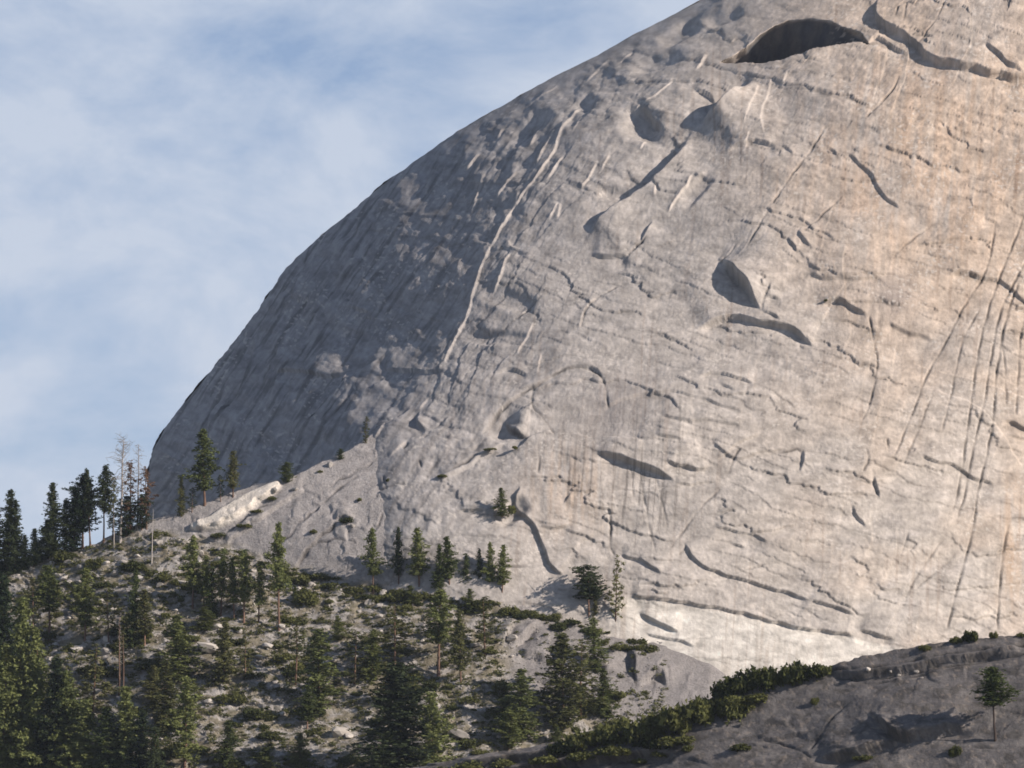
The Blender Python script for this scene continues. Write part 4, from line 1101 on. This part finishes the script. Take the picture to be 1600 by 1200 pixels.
for px, py, w, lb in [(118, 1016, 40, "broad flat grey slab stone beside the large rounded boulder"), (322, 1015, 44, "wide grey slab in the open patch below the crowded clump"), (220, 905, 22, "blocky pale boulder below the lone white snag"), (285, 912, 26, "largest pale block just before the crowded clump"),
                    (100, 905, 22, "pale boulder near the top of the slope under the black skyline clump"), (640, 1140, 20, "grey block half hidden by the huge dark fir"), (590, 1000, 26, "grey boulder under the rim strip"), (420, 1010, 24, "rough grey boulder below the tall bare trunked pine"), (715, 1150, 40, "long pale slab above the shelf gully"), (530, 1150, 44, "flat grey slab in the open gravel low on the slope"), (800, 1000, 30, "rounded grey dome shaped boulder where the rock bands begin")]:
    boulder(px, py, w, lb, None, asp=.5)
for px, py, w in [(1405, 1056, 10), (1432, 1050, 12), (1356, 1046, 12), (1440, 1060, 8), (1392, 1050, 8)]:
    boulder(px, py, w, "small pale stone on the banded top of the grey shelf", "pale stones on top of the grey shelf", 's')
cnt = 0
while cnt < 270:
    px = r_.uniform(0, 960); py = r_.uniform(815, 1210)
    T_ = float(interp(TALUS, px))
    if py < T_ + 2 or (px > 700 and py > float(interp(SHELF, px)) - 2): continue
    if px > 760 and r_.random() < .7: continue
    dn = math.exp(-((px - 250) / 200) ** 2 - ((py - 880) / 80) ** 2) + .35
    if r_.random() > dn: continue
    w = 5 + 17 * r_.random() ** 2
    boulder(px, py, w, "pale angular granite boulder lying in the scrub of the talus", "boulders strewn over the talus")
    cnt += 1

# --- what nobody could count: rubble and ground scrub
def scatter_stuff(name, n, srcs, smin, smax, mat, seed, zs, label, cond):
    r = np.random.default_rng(seed); VV = []; FF = []; off = 0
    data = []
    for me in srcs:
        v = np.zeros(len(me.vertices) * 3); me.vertices.foreach_get("co", v)
        data.append((v.reshape(-1, 3), np.array([list(p.vertices) for p in me.polygons])))
    c = 0; tries = 0
    while c < n and tries < n * 8:
        tries += 1
        px = r.uniform(-20, 1040); py = r.uniform(812, 1230)
        T_ = float(interp(TALUS, px))
        if py < T_ + 1 or not cond(px, py, r): continue
        p, _ = hit(px, py)
        if p is None: continue
        v, f = data[r.integers(0, len(data))]
        s_ = r.uniform(smin, smax) / 2 * p.y / FPX; a = r.uniform(0, 6.28)
        R_ = np.array([[math.cos(a), -math.sin(a), 0], [math.sin(a), math.cos(a), 0], [0, 0, 1]])
        VV.append((v @ R_.T) * [s_, s_, s_ * zs] + np.array(p)); FF.append(f + off); off += len(v); c += 1
    me = tri_mesh(name, np.concatenate(VV), np.concatenate(FF), mat)
    o = put(name, me)
    return tag(o, label, None, None, "stuff")
small_rocks = [rock_mesh(s_ + 20, 1) for s_ in range(5)]
def cond_r(px, py, r):
    return not (px > 700 and py > float(interp(SHELF, px))) and perlin(px / 40, py / 22, 55) + r.uniform(-.3, .3) > -.15 and not (px > 800 and r.random() < .7)
scatter_stuff("rubble", 5200, small_rocks, 2.0, 6.0, M_BOULDER, 3, .7, "pale stone rubble covering the talus slope", cond_r)
tiny = [shrub_mesh(s_ + 40, 16, .34) for s_ in range(5)]
def cond_s(px, py, r):
    return not (px > 700 and py > float(interp(SHELF, px))) and perlin(px / 30, py / 16, 66) + r.uniform(-.25, .25) > -.05 and not (px > 790 and py < 1080 and r.random() < .8)
scatter_stuff("ground_scrub", 4200, tiny, 6, 18, M_SHRUB, 4, .6, "low olive scrub growing between the stones of the talus", cond_s)
